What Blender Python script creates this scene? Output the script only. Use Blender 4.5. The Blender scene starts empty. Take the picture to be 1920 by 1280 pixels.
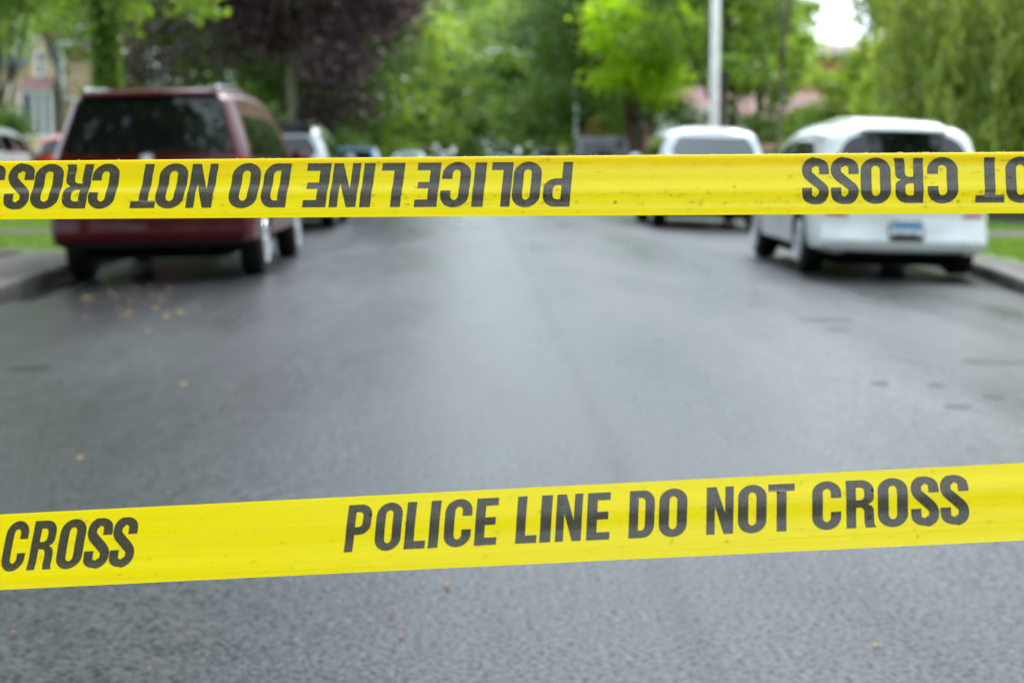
import bpy, bmesh, math, random
import numpy as np
from mathutils import Vector, Matrix
from mathutils.geometry import tessellate_polygon

C = bpy.context.scene
COL = C.collection
R = math.radians
random.seed(7)

# ------------------------------------------------------------------ camera
F = 3200.0                      # focal length in pixels of the 1920-wide photograph
CAM_H = 1.13
YAW = -math.atan(72 / F); PITCH = -math.atan(347 / F)
cd = bpy.data.cameras.new('camera'); cam = bpy.data.objects.new('camera', cd); COL.objects.link(cam)
cd.sensor_width = 36.0; cd.lens = 60.0; cd.clip_start = 0.05; cd.clip_end = 2000
cam.location = (0, 0, CAM_H)
cam.rotation_euler = (R(90) + PITCH, 0, YAW)
cd.dof.use_dof = True; cd.dof.focus_distance = 1.93; cd.dof.aperture_fstop = 5.6
cd.dof.aperture_blades = 0
C.camera = cam
CR = cam.rotation_euler.to_matrix()
CO = Vector(cam.location)

# ------------------------------------------------------------------ sky and sun (overcast)
w = bpy.data.worlds.new('World'); C.world = w; w.use_nodes = True
nt = w.node_tree; nt.nodes.clear()
SUN_EL, SUN_AZ = R(55), R(35)
sky = nt.nodes.new('ShaderNodeTexSky'); sky.sky_type = 'NISHITA'; sky.sun_disc = False
sky.sun_elevation = SUN_EL; sky.sun_rotation = SUN_AZ
sky.air_density = 1.0; sky.dust_density = 4.0; sky.ozone_density = 1.0
hs = nt.nodes.new('ShaderNodeHueSaturation'); hs.inputs['Saturation'].default_value = 0.33
hs.inputs['Value'].default_value = 1.0
tc = nt.nodes.new('ShaderNodeTexCoord')
cn = nt.nodes.new('ShaderNodeTexNoise'); cn.inputs['Scale'].default_value = 2.2; cn.inputs['Detail'].default_value = 5
cr = nt.nodes.new('ShaderNodeMapRange'); cr.inputs['From Min'].default_value = .3; cr.inputs['From Max'].default_value = .7
cr.inputs['To Min'].default_value = .8; cr.inputs['To Max'].default_value = 1.15
# overcast deck: the clear-sky gradient evened out with pale cloud
mixw = nt.nodes.new('ShaderNodeMix'); mixw.data_type = 'RGBA'; mixw.inputs[0].default_value = .65
mixw.inputs[7].default_value = (6.9, 8.1, 9.4, 1)
mul = nt.nodes.new('ShaderNodeVectorMath'); mul.operation = 'SCALE'
bg = nt.nodes.new('ShaderNodeBackground'); bg.inputs['Strength'].default_value = 0.13
wo = nt.nodes.new('ShaderNodeOutputWorld')
nt.links.new(sky.outputs[0], hs.inputs['Color']); nt.links.new(hs.outputs[0], mixw.inputs[6])
nt.links.new(tc.outputs['Generated'], cn.inputs['Vector']); nt.links.new(cn.outputs[0], cr.inputs[0])
nt.links.new(mixw.outputs[2], mul.inputs[0]); nt.links.new(cr.outputs[0], mul.inputs['Scale'])
nt.links.new(mul.outputs[0], bg.inputs[0]); nt.links.new(bg.outputs[0], wo.inputs[0])
sd = bpy.data.lights.new('sun', 'SUN'); sd.energy = 1.2; sd.angle = R(25); sd.color = (1, .97, .92)
so = bpy.data.objects.new('sun', sd); COL.objects.link(so)
so.rotation_euler = (R(90) - SUN_EL, 0, -SUN_AZ + math.pi)
so.location = (0, 0, 60)
C.view_settings.view_transform = 'Standard'; C.view_settings.look = 'None'
C.view_settings.gamma = 1; C.view_settings.exposure = 1.62
C.render.engine = 'CYCLES'
C.render.resolution_x = 1024; C.render.resolution_y = 682

# ------------------------------------------------------------------ materials
def mat(name, col=(.5, .5, .5), rough=.6, metal=0, spec=.5, coat=0, trans=None):
    m = bpy.data.materials.new(name); m.use_nodes = True
    b = m.node_tree.nodes['Principled BSDF']
    b.inputs['Base Color'].default_value = (*col, 1); b.inputs['Roughness'].default_value = rough
    b.inputs['Metallic'].default_value = metal; b.inputs['Specular IOR Level'].default_value = spec
    b.inputs['Coat Weight'].default_value = coat; b.inputs['Coat Roughness'].default_value = .06
    return m
def N(m, t, **kw):
    n = m.node_tree.nodes.new(t)
    for k, v in kw.items():
        if k.startswith('_'): setattr(n, k[1:], v)
        else: n.inputs[k.replace('__', ' ')].default_value = v
    return n
def L(m, a, b): m.node_tree.links.new(a, b)
def B(m): return m.node_tree.nodes['Principled BSDF']
def noisy(m, c1, c2, scale=8, detail=5, lo=.35, hi=.65, bump=0, rough=None, coord='Object', bscale=None):
    t = N(m, 'ShaderNodeTexCoord'); n = N(m, 'ShaderNodeTexNoise', Scale=scale, Detail=detail)
    L(m, t.outputs[coord], n.inputs['Vector'])
    mr = N(m, 'ShaderNodeMapRange', **{'From Min': lo, 'From Max': hi}); L(m, n.outputs[0], mr.inputs[0])
    mx = N(m, 'ShaderNodeMix', _data_type='RGBA'); mx.inputs[6].default_value = (*c1, 1); mx.inputs[7].default_value = (*c2, 1)
    L(m, mr.outputs[0], mx.inputs[0]); L(m, mx.outputs[2], B(m).inputs['Base Color'])
    if bump:
        n2 = N(m, 'ShaderNodeTexNoise', Scale=bscale or scale * 4, Detail=4); L(m, t.outputs[coord], n2.inputs['Vector'])
        bp = N(m, 'ShaderNodeBump', Strength=bump, Distance=.02); L(m, n2.outputs[0], bp.inputs['Height'])
        L(m, bp.outputs[0], B(m).inputs['Normal'])
    if rough:
        r2 = N(m, 'ShaderNodeMapRange', **{'From Min': lo, 'From Max': hi, 'To Min': rough[0], 'To Max': rough[1]})
        L(m, n.outputs[0], r2.inputs[0]); L(m, r2.outputs[0], B(m).inputs['Roughness'])
    return mx

# wet asphalt: dark binder, paler stones, a film of water that varies in gloss
ASPH = mat('wet_asphalt', (.05, .05, .05), .3)
def asphalt():
    m = ASPH
    t = N(m, 'ShaderNodeTexCoord')
    v = N(m, 'ShaderNodeTexVoronoi', Scale=85.0); L(m, t.outputs['Object'], v.inputs['Vector'])
    n1 = N(m, 'ShaderNodeTexNoise', Scale=56.0, Detail=6.0, Roughness=.7); L(m, t.outputs['Object'], n1.inputs['Vector'])
    mp = N(m, 'ShaderNodeMapping'); mp.inputs['Scale'].default_value = (1.0, .16, 1); L(m, t.outputs['Object'], mp.inputs[0])
    n2 = N(m, 'ShaderNodeTexNoise', Scale=1.1, Detail=6.0, Roughness=.55); L(m, mp.outputs[0], n2.inputs['Vector'])
    n3 = N(m, 'ShaderNodeTexNoise', Scale=7.0, Detail=6.0, Roughness=.65); L(m, t.outputs['Object'], n3.inputs['Vector'])
    c = N(m, 'ShaderNodeMix', _data_type='RGBA'); c.inputs[6].default_value = (.002, .0025, .003, 1); c.inputs[7].default_value = (.048, .052, .055, 1)
    r = N(m, 'ShaderNodeMapRange', **{'From Min': .38, 'From Max': .68}); L(m, n1.outputs[0], r.inputs[0]); L(m, r.outputs[0], c.inputs[0])
    c2 = N(m, 'ShaderNodeMix', _data_type='RGBA', _blend_type='MULTIPLY'); c2.inputs[0].default_value = 1
    r3 = N(m, 'ShaderNodeMapRange', **{'From Min': .3, 'From Max': .7, 'To Min': .6, 'To Max': 1.4}); L(m, n3.outputs[0], r3.inputs[0])
    cb = N(m, 'ShaderNodeCombineColor')
    for i in range(3): L(m, r3.outputs[0], cb.inputs[i])
    L(m, c.outputs[2], c2.inputs[6]); L(m, cb.outputs[0], c2.inputs[7])
    # longitudinal paving seam near the crown
    sx = N(m, 'ShaderNodeSeparateXYZ'); L(m, t.outputs['Object'], sx.inputs[0])
    nw = N(m, 'ShaderNodeTexNoise', Scale=1.3, Detail=4.0); L(m, mp.outputs[0], nw.inputs['Vector'])
    a = N(m, 'ShaderNodeMath', _operation='MULTIPLY_ADD'); L(m, nw.outputs[0], a.inputs[0]); a.inputs[1].default_value = .28; L(m, sx.outputs[0], a.inputs[2])
    s = N(m, 'ShaderNodeMath', _operation='SUBTRACT'); L(m, a.outputs[0], s.inputs[0]); s.inputs[1].default_value = .66
    ab = N(m, 'ShaderNodeMath', _operation='ABSOLUTE'); L(m, s.outputs[0], ab.inputs[0])
    sr = N(m, 'ShaderNodeMapRange', **{'From Min': .01, 'From Max': .07, 'To Min': .80, 'To Max': 1.0}); L(m, ab.outputs[0], sr.inputs[0])
    cb2 = N(m, 'ShaderNodeCombineColor')
    for i in range(3): L(m, sr.outputs[0], cb2.inputs[i])
    c3 = N(m, 'ShaderNodeMix', _data_type='RGBA', _blend_type='MULTIPLY'); c3.inputs[0].default_value = 1
    L(m, c2.outputs[2], c3.inputs[6]); L(m, cb2.outputs[0], c3.inputs[7]); L(m, c3.outputs[2], B(m).inputs['Base Color'])
    # step in height at the seam
    st = N(m, 'ShaderNodeMapRange', **{'From Min': -.05, 'From Max': .05, 'To Min': 0.0, 'To Max': 1.6}); L(m, s.outputs[0], st.inputs[0])
    h1 = N(m, 'ShaderNodeMath', _operation='MULTIPLY_ADD'); L(m, v.outputs['Distance'], h1.inputs[0]); h1.inputs[1].default_value = .55; L(m, n1.outputs[0], h1.inputs[2])
    h2 = N(m, 'ShaderNodeMath', _operation='ADD'); L(m, h1.outputs[0], h2.inputs[0]); L(m, st.outputs[0], h2.inputs[1])
    bp = N(m, 'ShaderNodeBump', Strength=.32, Distance=.010); L(m, h2.outputs[0], bp.inputs['Height']); L(m, bp.outputs[0], B(m).inputs['Normal'])
    rr = N(m, 'ShaderNodeMapRange', **{'From Min': .3, 'From Max': .7, 'To Min': .23, 'To Max': .42}); L(m, n2.outputs[0], rr.inputs[0])
    L(m, rr.outputs[0], B(m).inputs['Roughness'])
    cw = N(m, 'ShaderNodeMapRange', **{'From Min': .62, 'From Max': .38, 'To Min': .0, 'To Max': .22}); L(m, n2.outputs[0], cw.inputs[0])
    L(m, cw.outputs[0], B(m).inputs['Coat Weight']); B(m).inputs['Coat Roughness'].default_value = .22; B(m).inputs['Coat IOR'].default_value = 1.33
    bp2 = N(m, 'ShaderNodeBump', Strength=.10, Distance=.010); L(m, h2.outputs[0], bp2.inputs['Height']); L(m, bp2.outputs[0], B(m).inputs['Coat Normal'])
    sp = N(m, 'ShaderNodeMapRange', **{'From Min': .40, 'From Max': .60, 'To Min': .09, 'To Max': .74}); L(m, n1.outputs[0], sp.inputs[0])
    sm = N(m, 'ShaderNodeMath', _operation='MULTIPLY'); L(m, sp.outputs[0], sm.inputs[0]); L(m, sr.outputs[0], sm.inputs[1])
    mb = N(m, 'ShaderNodeMapRange', **{'From Min': .35, 'From Max': .65, 'To Min': .62, 'To Max': 1.12}); L(m, n2.outputs[0], mb.inputs[0])
    sm2 = N(m, 'ShaderNodeMath', _operation='MULTIPLY'); L(m, sm.outputs[0], sm2.inputs[0]); L(m, mb.outputs[0], sm2.inputs[1])
    L(m, sm2.outputs[0], B(m).inputs['Specular IOR Level'])
asphalt()
CONC = mat('concrete', rough=.6, spec=.25); noisy(CONC, (.032, .030, .024), (.075, .070, .058), 3, 8, bump=.3, bscale=60)
KERB = mat('kerb_concrete', rough=.55); noisy(KERB, (.028, .026, .021), (.065, .060, .050), 4, 8, bump=.3, bscale=50)
LAWN = mat('lawn', rough=.8); noisy(LAWN, (.055, .105, .012), (.115, .195, .03), 14, 8, bump=.8, bscale=60)
SOIL = mat('earth', rough=.9); noisy(SOIL, (.04, .06, .02), (.08, .10, .03), 3, 8)
WATER = mat('puddle_water', (.02, .02, .018), .03, spec=.6)
TAR = mat('tar', (.008, .008, .009), .5, spec=.3)
RUBBER = mat('tyre_rubber', (.006, .006, .006), .6, spec=.2); noisy(RUBBER, (.004, .004, .004), (.010, .010, .0095), 20)
GLASS = mat('tinted_glass', (.004, .005, .005), .03, spec=.5)
GLASS2 = mat('pale_glass', (.02, .03, .028), .04, spec=.9, coat=.5)
WINGLASS = mat('window_glass', (.03, .035, .04), .05, spec=.7)
CHROME = mat('chrome', (.75, .75, .76), .15, 1)
EMBL = mat('satin_chrome', (.8, .8, .82), .45, .6)
ALLOY = mat('alloy', (.62, .63, .65), .28, .9)
BLACKP = mat('black_plastic', (.006, .006, .007), .5, spec=.3)
UNDER = mat('underbody', (.003, .003, .003), .9, spec=.05)
REDL = mat('red_lens', (.45, .01, .012), .12, coat=.6)
CLEARL = mat('clear_lens', (.6, .62, .62), .08, coat=.6)
def paint(name, c, metal=.0, rough=.32, coat=1.0):
    m = mat(name, c, rough, metal, .5, coat); m2 = [x * .9 for x in c]
    noisy(m, m2, c, 2.2, 6); return m
P_MAROON = paint('maroon_paint', (.06, .0018, .0045), .0, .4, .45); B(P_MAROON).inputs['Specular IOR Level'].default_value = .12
P_WHITE = paint('white_paint', (.68, .70, .68), 0)
P_WHITE2 = paint('white_paint_suv', (.60, .63, .66), 0)
P_SILVER = paint('silver_paint', (.25, .28, .275), .5)
P_BLACK = paint('black_paint', (.015, .016, .018), .1)
P_DARK = paint('dark_grey_paint', (.045, .052, .062), .4)
P_RED = paint('red_paint', (.60, .035, .02), 0)
P_BLUE = paint('blue_grey_paint', (.16, .28, .36), .3)
P_PINK = paint('faded_red_paint', (.30, .05, .06), .1)
TRIMW = mat('white_trim', rough=.5); noisy(TRIMW, (.62, .62, .60), (.78, .78, .76), 3)
PLATEW = mat('plate_white', (.75, .77, .78), .35); PLATEB = mat('plate_blue', (.0, .19, .42), .35); INKD = mat('plate_ink', (.03, .03, .06), .4)
SIGNR = mat('sign_red', (.55, .02, .03), .35); SIGNW = mat('sign_white', (.78, .76, .76), .35)
GALV = mat('galvanised', rough=.5, metal=.4); noisy(GALV, (.28, .29, .29), (.42, .43, .43), 6)
POLE = mat('concrete_pole', rough=.65); noisy(POLE, (.55, .53, .49), (.70, .68, .64), 5, bump=.1)
LAMPW = mat('lamp_lens', (.8, .84, .86), .2)
def brick(name, c1, c2, mortar, sc=1.0):
    m = mat(name, rough=.85); t = N(m, 'ShaderNodeTexCoord')
    mp = N(m, 'ShaderNodeMapping'); mp.inputs['Rotation'].default_value = (R(90), 0, 0); L(m, t.outputs['Object'], mp.inputs[0])
    b = N(m, 'ShaderNodeTexBrick', Scale=4.2 * sc, Color1=(*c1, 1), Color2=(*c2, 1), Mortar=(*mortar, 1)); b.inputs['Mortar Size'].default_value = .018
    L(m, mp.outputs[0], b.inputs['Vector']); L(m, b.outputs[0], B(m).inputs['Base Color']); return m
BR_Y = brick('yellow_brick', (.62, .41, .17), (.70, .50, .24), (.5, .46, .38))
BR_O = brick('orange_brick', (.50, .22, .10), (.58, .29, .14), (.45, .4, .35))
BR_R = brick('red_brick', (.34, .10, .07), (.42, .15, .10), (.45, .4, .36))
BR_C = brick('cream_brick', (.62, .54, .42), (.68, .62, .5), (.55, .52, .46))
def shingle(name, a, b):
    m = mat(name, rough=.8); noisy(m, a, b, 9, 6, bump=.3); return m
BR_T = brick('tan_brick', (.60, .40, .25), (.68, .48, .32), (.5, .46, .4))
RF_G = shingle('grey_shingle', (.16, .18, .21), (.25, .27, .30)); RF_P = shingle('pink_shingle', (.20, .105, .10), (.30, .17, .155))
RF_B = shingle('brown_shingle', (.22, .15, .13), (.3, .2, .17))
BARK = mat('bark', rough=.9); noisy(BARK, (.035, .027, .02), (.10, .08, .06), 9, 8, bump=.6)
BARKL = mat('bark_light', rough=.9); noisy(BARKL, (.10, .10, .06), (.20, .19, .12), 9, 8, bump=.6)
BARKR = mat('bark_reddish', rough=.9); noisy(BARKR, (.07, .035, .028), (.14, .07, .055), 9, 8, bump=.6)
def leafmat(name, c1, c2, trans=.45, rough=.30, tr=1.35):
    m = mat(name, rough=rough, spec=.45); nt = m.node_tree
    a = N(m, 'ShaderNodeAttribute', _attribute_name='tone')
    mx = N(m, 'ShaderNodeMix', _data_type='RGBA'); mx.inputs[6].default_value = (*c1, 1); mx.inputs[7].default_value = (*c2, 1)
    L(m, a.outputs['Fac'], mx.inputs[0]); L(m, mx.outputs[2], B(m).inputs['Base Color'])
    tl = N(m, 'ShaderNodeBsdfTranslucent'); g = N(m, 'ShaderNodeVectorMath', _operation='MULTIPLY')
    L(m, mx.outputs[2], g.inputs[0]); g.inputs[1].default_value = (tr * 1.15, tr * 1.15, tr * .5); L(m, g.outputs[0], tl.inputs[0])
    ms = N(m, 'ShaderNodeMixShader'); ms.inputs[0].default_value = trans
    out = [n for n in nt.nodes if n.type == 'OUTPUT_MATERIAL'][0]
    L(m, B(m).outputs[0], ms.inputs[1]); L(m, tl.outputs[0], ms.inputs[2]); L(m, ms.outputs[0], out.inputs[0]); return m
LF_MID = leafmat('leaf_mid', (.055, .11, .020), (.27, .39, .08), .55)
LF_DARK = leafmat('leaf_dark', (.025, .062, .016), (.15, .25, .05), .45)
LF_LIME = leafmat('leaf_lime', (.24, .40, .010), (.44, .62, .02), .5)
LF_YEL = leafmat('leaf_yellow_green', (.13, .22, .03), (.33, .44, .07), .5)
LF_PURP = leafmat('leaf_purple', (.022, .011, .013), (.12, .062, .072), .2, .4, 1.0)
LF_WILL = leafmat('leaf_willow', (.09, .14, .03), (.36, .43, .11), .55)
GRASSM = leafmat('grass_blade', (.07, .13, .015), (.18, .29, .04), .35)
LEAF_FALL = [mat('fallen_orange', (.28, .11, .035), .5), mat('fallen_yellow', (.62, .42, .07), .5), mat('fallen_brown', (.20, .09, .04), .5)]

# tape plastic: thin glossy film, a little light passes through
TAPE = mat('yellow_film', (.97, .755, .0), .25, spec=.42)
def tapemat():
    m = TAPE; t = N(m, 'ShaderNodeTexCoord')
    mp = N(m, 'ShaderNodeMapping'); mp.inputs['Scale'].default_value = (2.5, 170, 1); L(m, t.outputs['UV'], mp.inputs[0])
    n = N(m, 'ShaderNodeTexNoise', Scale=1.0, Detail=3.0); L(m, mp.outputs[0], n.inputs['Vector'])
    bp = N(m, 'ShaderNodeBump', Strength=.22, Distance=.002); L(m, n.outputs[0], bp.inputs['Height']); L(m, bp.outputs[0], B(m).inputs['Normal'])
    r = N(m, 'ShaderNodeMapRange', **{'From Min': .3, 'From Max': .7, 'To Min': .18, 'To Max': .38}); L(m, n.outputs[0], r.inputs[0]); L(m, r.outputs[0], B(m).inputs['Roughness'])
    tl = N(m, 'ShaderNodeBsdfTranslucent'); tl.inputs[0].default_value = (1.0, .80, .0, 1)
    ms = N(m, 'ShaderNodeMixShader'); ms.inputs[0].default_value = .38
    out = [x for x in m.node_tree.nodes if x.type == 'OUTPUT_MATERIAL'][0]
    L(m, B(m).outputs[0], ms.inputs[1]); L(m, tl.outputs[0], ms.inputs[2]); L(m, ms.outputs[0], out.inputs[0])
tapemat()
INK = mat('black_ink', (.03, .027, .02), .3, spec=.5)
def inkmat():
    m = INK; t = N(m, 'ShaderNodeTexCoord')
    n = N(m, 'ShaderNodeTexNoise', Scale=700.0, Detail=3.0); L(m, t.outputs['Object'], n.inputs['Vector'])
    mx = N(m, 'ShaderNodeMix', _data_type='RGBA'); mx.inputs[6].default_value = (.022, .018, .010, 1); mx.inputs[7].default_value = (.095, .075, .038, 1)
    r = N(m, 'ShaderNodeMapRange', **{'From Min': .35, 'From Max': .7}); L(m, n.outputs[0], r.inputs[0]); L(m, r.outputs[0], mx.inputs[0]); L(m, mx.outputs[2], B(m).inputs['Base Color'])
    mp = N(m, 'ShaderNodeMapping'); mp.inputs['Scale'].default_value = (2.5, 170, 1); L(m, t.outputs['UV'], mp.inputs[0])
    n2 = N(m, 'ShaderNodeTexNoise', Scale=1.0, Detail=3.0); L(m, mp.outputs[0], n2.inputs['Vector'])
    bp = N(m, 'ShaderNodeBump', Strength=.22, Distance=.002); L(m, n2.outputs[0], bp.inputs['Height']); L(m, bp.outputs[0], B(m).inputs['Normal'])
inkmat()
INKEDGE = mat('ink_edge', (.012, .011, .008), .4)
DROP = mat('water_drop', (.88, .80, .25), .0); B(DROP).inputs['Transmission Weight'].default_value = 1; B(DROP).inputs['IOR'].default_value = 1.33

# ------------------------------------------------------------------ mesh helpers
def link(name, me, m=None, parent=None):
    o = bpy.data.objects.new(name, me); COL.objects.link(o)
    if m is not None and me is not None:
        for x in (m if isinstance(m, (list, tuple)) else [m]): me.materials.append(x)
    if parent: o.parent = parent
    return o
def obj(name, bm, m, parent=None, smooth=False):
    me = bpy.data.meshes.new(name)
    bmesh.ops.recalc_face_normals(bm, faces=bm.faces[:]) if not getattr(bm, 'keep', False) else None
    bm.to_mesh(me); bm.free()
    if smooth: me.polygons.foreach_set('use_smooth', [True] * len(me.polygons))
    return link(name, me, m, parent)
def tag(o, label=None, cat=None, group=None, kind=None):
    if label: o['label'] = label
    if cat: o['category'] = cat
    if group: o['group'] = group
    if kind: o['kind'] = kind
    return o
def empty(name, loc, rz=0, ry=0):
    o = bpy.data.objects.new(name, None); COL.objects.link(o); o.location = loc; o.rotation_euler = (0, ry, rz); o.empty_display_size = .3
    return o
def copy_tree(o, parent=None):
    c = o.copy(); COL.objects.link(c); c.parent = parent
    for ch in o.children: copy_tree(ch, c)
    return c
def box(bm, x0, x1, y0, y1, z0, z1, mi=0, bev=0):
    vs = [bm.verts.new(p) for p in ((x0, y0, z0), (x1, y0, z0), (x1, y1, z0), (x0, y1, z0), (x0, y0, z1), (x1, y0, z1), (x1, y1, z1), (x0, y1, z1))]
    fs = [bm.faces.new([vs[i] for i in f]) for f in ((0, 3, 2, 1), (4, 5, 6, 7), (0, 1, 5, 4), (1, 2, 6, 5), (2, 3, 7, 6), (3, 0, 4, 7))]
    for f in fs: f.material_index = mi
    if bev:
        es = list({e for f in fs for e in f.edges}); bmesh.ops.bevel(bm, geom=es, offset=bev, segments=2, affect='EDGES')
def tube(bm, pts, rad, n=8, cap=True):
    rings = []; pts = [Vector(p) for p in pts]
    for i, p in enumerate(pts):
        d = (pts[min(i + 1, len(pts) - 1)] - pts[max(i - 1, 0)]).normalized()
        a = d.cross(Vector((.13, 1, .07))) if abs(d.y) < .9 else d.cross(Vector((1, 0, 0)))
        a.normalize(); b = d.cross(a)
        r = rad[i] if isinstance(rad, (list, tuple)) else rad
        rings.append([bm.verts.new(p + (a * math.cos(t) + b * math.sin(t)) * r) for t in [2 * math.pi * k / n for k in range(n)]])
    for i in range(len(rings) - 1):
        for k in range(n):
            bm.faces.new((rings[i][k], rings[i][(k + 1) % n], rings[i + 1][(k + 1) % n], rings[i + 1][k]))
    if cap: bm.faces.new(rings[0][::-1]); bm.faces.new(rings[-1])
def lathe(bm, prof, axis='x', n=28, c=(0, 0, 0)):
    # prof: list of (along axis, radius)
    rings = []
    for a, r in prof:
        ring = []
        for k in range(n):
            t = 2 * math.pi * k / n
            p = (a, r * math.cos(t), r * math.sin(t)) if axis == 'x' else (r * math.cos(t), r * math.sin(t), a)
            ring.append(bm.verts.new((p[0] + c[0], p[1] + c[1], p[2] + c[2])))
        rings.append(ring)
    for i in range(len(rings) - 1):
        for k in range(n): bm.faces.new((rings[i][k], rings[i][(k + 1) % n], rings[i + 1][(k + 1) % n], rings[i + 1][k]))
    bm.faces.new(rings[0][::-1]); bm.faces.new(rings[-1])
def roundpoly(pts, r, seg=5):
    out = []; n = len(pts)
    for i in range(n):
        p = Vector((*pts[i], 0)).xy; a = Vector(pts[i - 1]); b = Vector(pts[(i + 1) % n])
        da = (a - p); db = (b - p); rr = min(r, da.length * .45, db.length * .45)
        p1 = p + da.normalized() * rr; p2 = p + db.normalized() * rr
        for k in range(seg + 1):
            t = k / seg; q = p1 * (1 - t) ** 2 + p * 2 * t * (1 - t) + p2 * t ** 2; out.append((q.x, q.y))
    return out
def flat_bm(loops, step=.1, stepv=None):
    """fills 2-D loops (outer, holes...) and cuts the fill along a grid so that it can follow a curved surface"""
    vv = [Vector((p[0], p[1], 0)) for l in loops for p in l]
    tris = tessellate_polygon([[Vector((p[0], p[1], 0)) for p in l] for l in loops])
    bm = bmesh.new(); bv = [bm.verts.new(v) for v in vv]
    for t in tris:
        try: bm.faces.new([bv[i] for i in t])
        except ValueError: pass
    bmesh.ops.dissolve_degenerate(bm, dist=1e-6, edges=bm.edges[:])
    xs = [v.x for v in vv]; ys = [v.y for v in vv]
    for lo, hi, ax, st in ((min(xs), max(xs), 0, step), (min(ys), max(ys), 1, stepv or step)):
        k = math.ceil((lo + 1e-5) / st)
        while k * st < hi - 1e-5:
            co = Vector((k * st, 0, 0)) if ax == 0 else Vector((0, k * st, 0)); no = Vector((1, 0, 0)) if ax == 0 else Vector((0, 1, 0))
            bmesh.ops.bisect_plane(bm, geom=bm.verts[:] + bm.edges[:] + bm.faces[:], plane_co=co, plane_no=no); k += 1
    return bm
def panel(name, poly, fn, m, parent, thick=.012, r=.04, step=.12, holes=()):
    """a curved plate: fn(u, v, off) -> point on the surface pushed out by off"""
    bm = flat_bm([roundpoly(poly, r) if r else poly] + list(holes), step)
    src = {v: (v.co.x, v.co.y) for v in bm.verts}
    top = bm.faces[:]
    g = bmesh.ops.duplicate(bm, geom=bm.verts[:] + bm.edges[:] + bm.faces[:])
    vm = g['vert_map']
    be = [e for e in bm.edges if len(e.link_faces) == 1 and e.verts[0] in src and e.verts[1] in src]
    for e in be:
        a, b = e.verts
        bm.faces.new((a, b, vm[b], vm[a]))
    for v, (x, y) in src.items():
        vm[v].co = fn(x, y, -thick * .6); v.co = fn(x, y, thick * .4)
    return obj(name, bm, m, parent)

# ------------------------------------------------------------------ setting
RC, RH = .5, 4.60
def crown(x): return -.085 * min(1.15, ((x - RC) / RH) ** 2)
LK = [(-60, -3.6), (0, -3.75), (14, -3.95), (17.2, -4.12), (60, -4.15), (205, -4.2)]
RK = [(-60, 4.5), (0, 4.6), (14, 4.72), (17.4, 5.14), (60, 5.2), (205, 5.25)]
lk = lambda y: float(np.interp(y, [a for a, b in LK], [b for a, b in LK]))
rk = lambda y: float(np.interp(y, [a for a, b in RK], [b for a, b in RK]))
ys = [-60, -30, -10, 0, 5, 10, 12, 14, 15, 16, 17, 17.5, 20, 30, 45, 60, 90, 120, 160, 205]
def strip(name, m, fa, fb, za, zb, n=1, yl=ys):
    bm = bmesh.new(); rows = []
    for y in yl:
        a, b = fa(y), fb(y); row = []
        for k in range(n + 1):
            x = a + (b - a) * k / n; z = za(x) if callable(za) else za + (zb - za) * k / n
            row.append(bm.verts.new((x, y, z)))
        rows.append(row)
    for i in range(len(rows) - 1):
        for k in range(n): bm.faces.new((rows[i][k], rows[i][k + 1], rows[i + 1][k + 1], rows[i + 1][k]))
    o = obj(name, bm, m); return tag(o, kind='structure')
bm = bmesh.new(); v = [bm.verts.new(p) for p in ((-900, -300, -.16), (900, -300, -.16), (900, 1500, -.16), (-900, 1500, -.16))]; bm.faces.new(v)
tag(obj('ground', bm, SOIL), kind='structure')
strip('road', ASPH, lk, rk, crown, crown, 24)
KH = .05
def kerb(name, f, s):
    bm = bmesh.new(); prof = [(0, -.13), (0, KH - .035), (.012 * s, KH - .01), (.035 * s, KH), (.17 * s, KH + .004), (.17 * s, -.13)]
    rows = [[bm.verts.new((f(y) + a, y, z)) for a, z in prof] for y in ys]
    for i in range(len(rows) - 1):
        for k in range(len(prof) - 1): bm.faces.new((rows[i][k], rows[i][k + 1], rows[i + 1][k + 1], rows[i + 1][k]))
    tag(obj(name, bm, KERB), kind='structure')
kerb('kerb', lk, -1); kerb('kerb', rk, 1)
strip('lawn', LAWN, lambda y: lk(y) - .17, lambda y: -8.4, KH - .01, KH + .03)
strip('lawn', LAWN, lambda y: -9.9, lambda y: -45, KH + .03, KH + .25, 6)
strip('lawn', LAWN, lambda y: rk(y) + .17, lambda y: 8.4, KH - .01, KH + .03)
strip('lawn', LAWN, lambda y: 9.9, lambda y: 50, KH + .03, KH + .25, 6)
strip('pavement', CONC, lambda y: -8.4, lambda y: -9.9, KH + .035, KH + .04)
strip('pavement', CONC, lambda y: 8.4, lambda y: 9.9, KH + .035, KH + .04)
# worn concrete strip behind the left kerb, and the short walk that crosses the verge
strip('path', CONC, lambda y: lk(y) - .175, lambda y: lk(y) - .95, KH + .008, KH + .012, 1, [8, 12, 14, 17, 19.6])
strip('path', CONC, lambda y: lk(y) - .952, lambda y: -8.39, KH + .032, KH + .036, 1, [18.4, 19.6])
strip('path', CONC, lambda y: lk(y) - .18, lambda y: -8.39, KH + .032, KH + .036, 1, [23.4, 24.8])
strip('path', CONC, lambda y: rk(y) + 1.2, lambda y: 8.39, KH + .032, KH + .036, 1, [22.2, 23.9])
strip('path', CONC, lambda y: rk(y) + .175, lambda y: rk(y) + .42, KH + .006, KH + .008, 1, [8, 12, 14, 17, 19.6])
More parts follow.
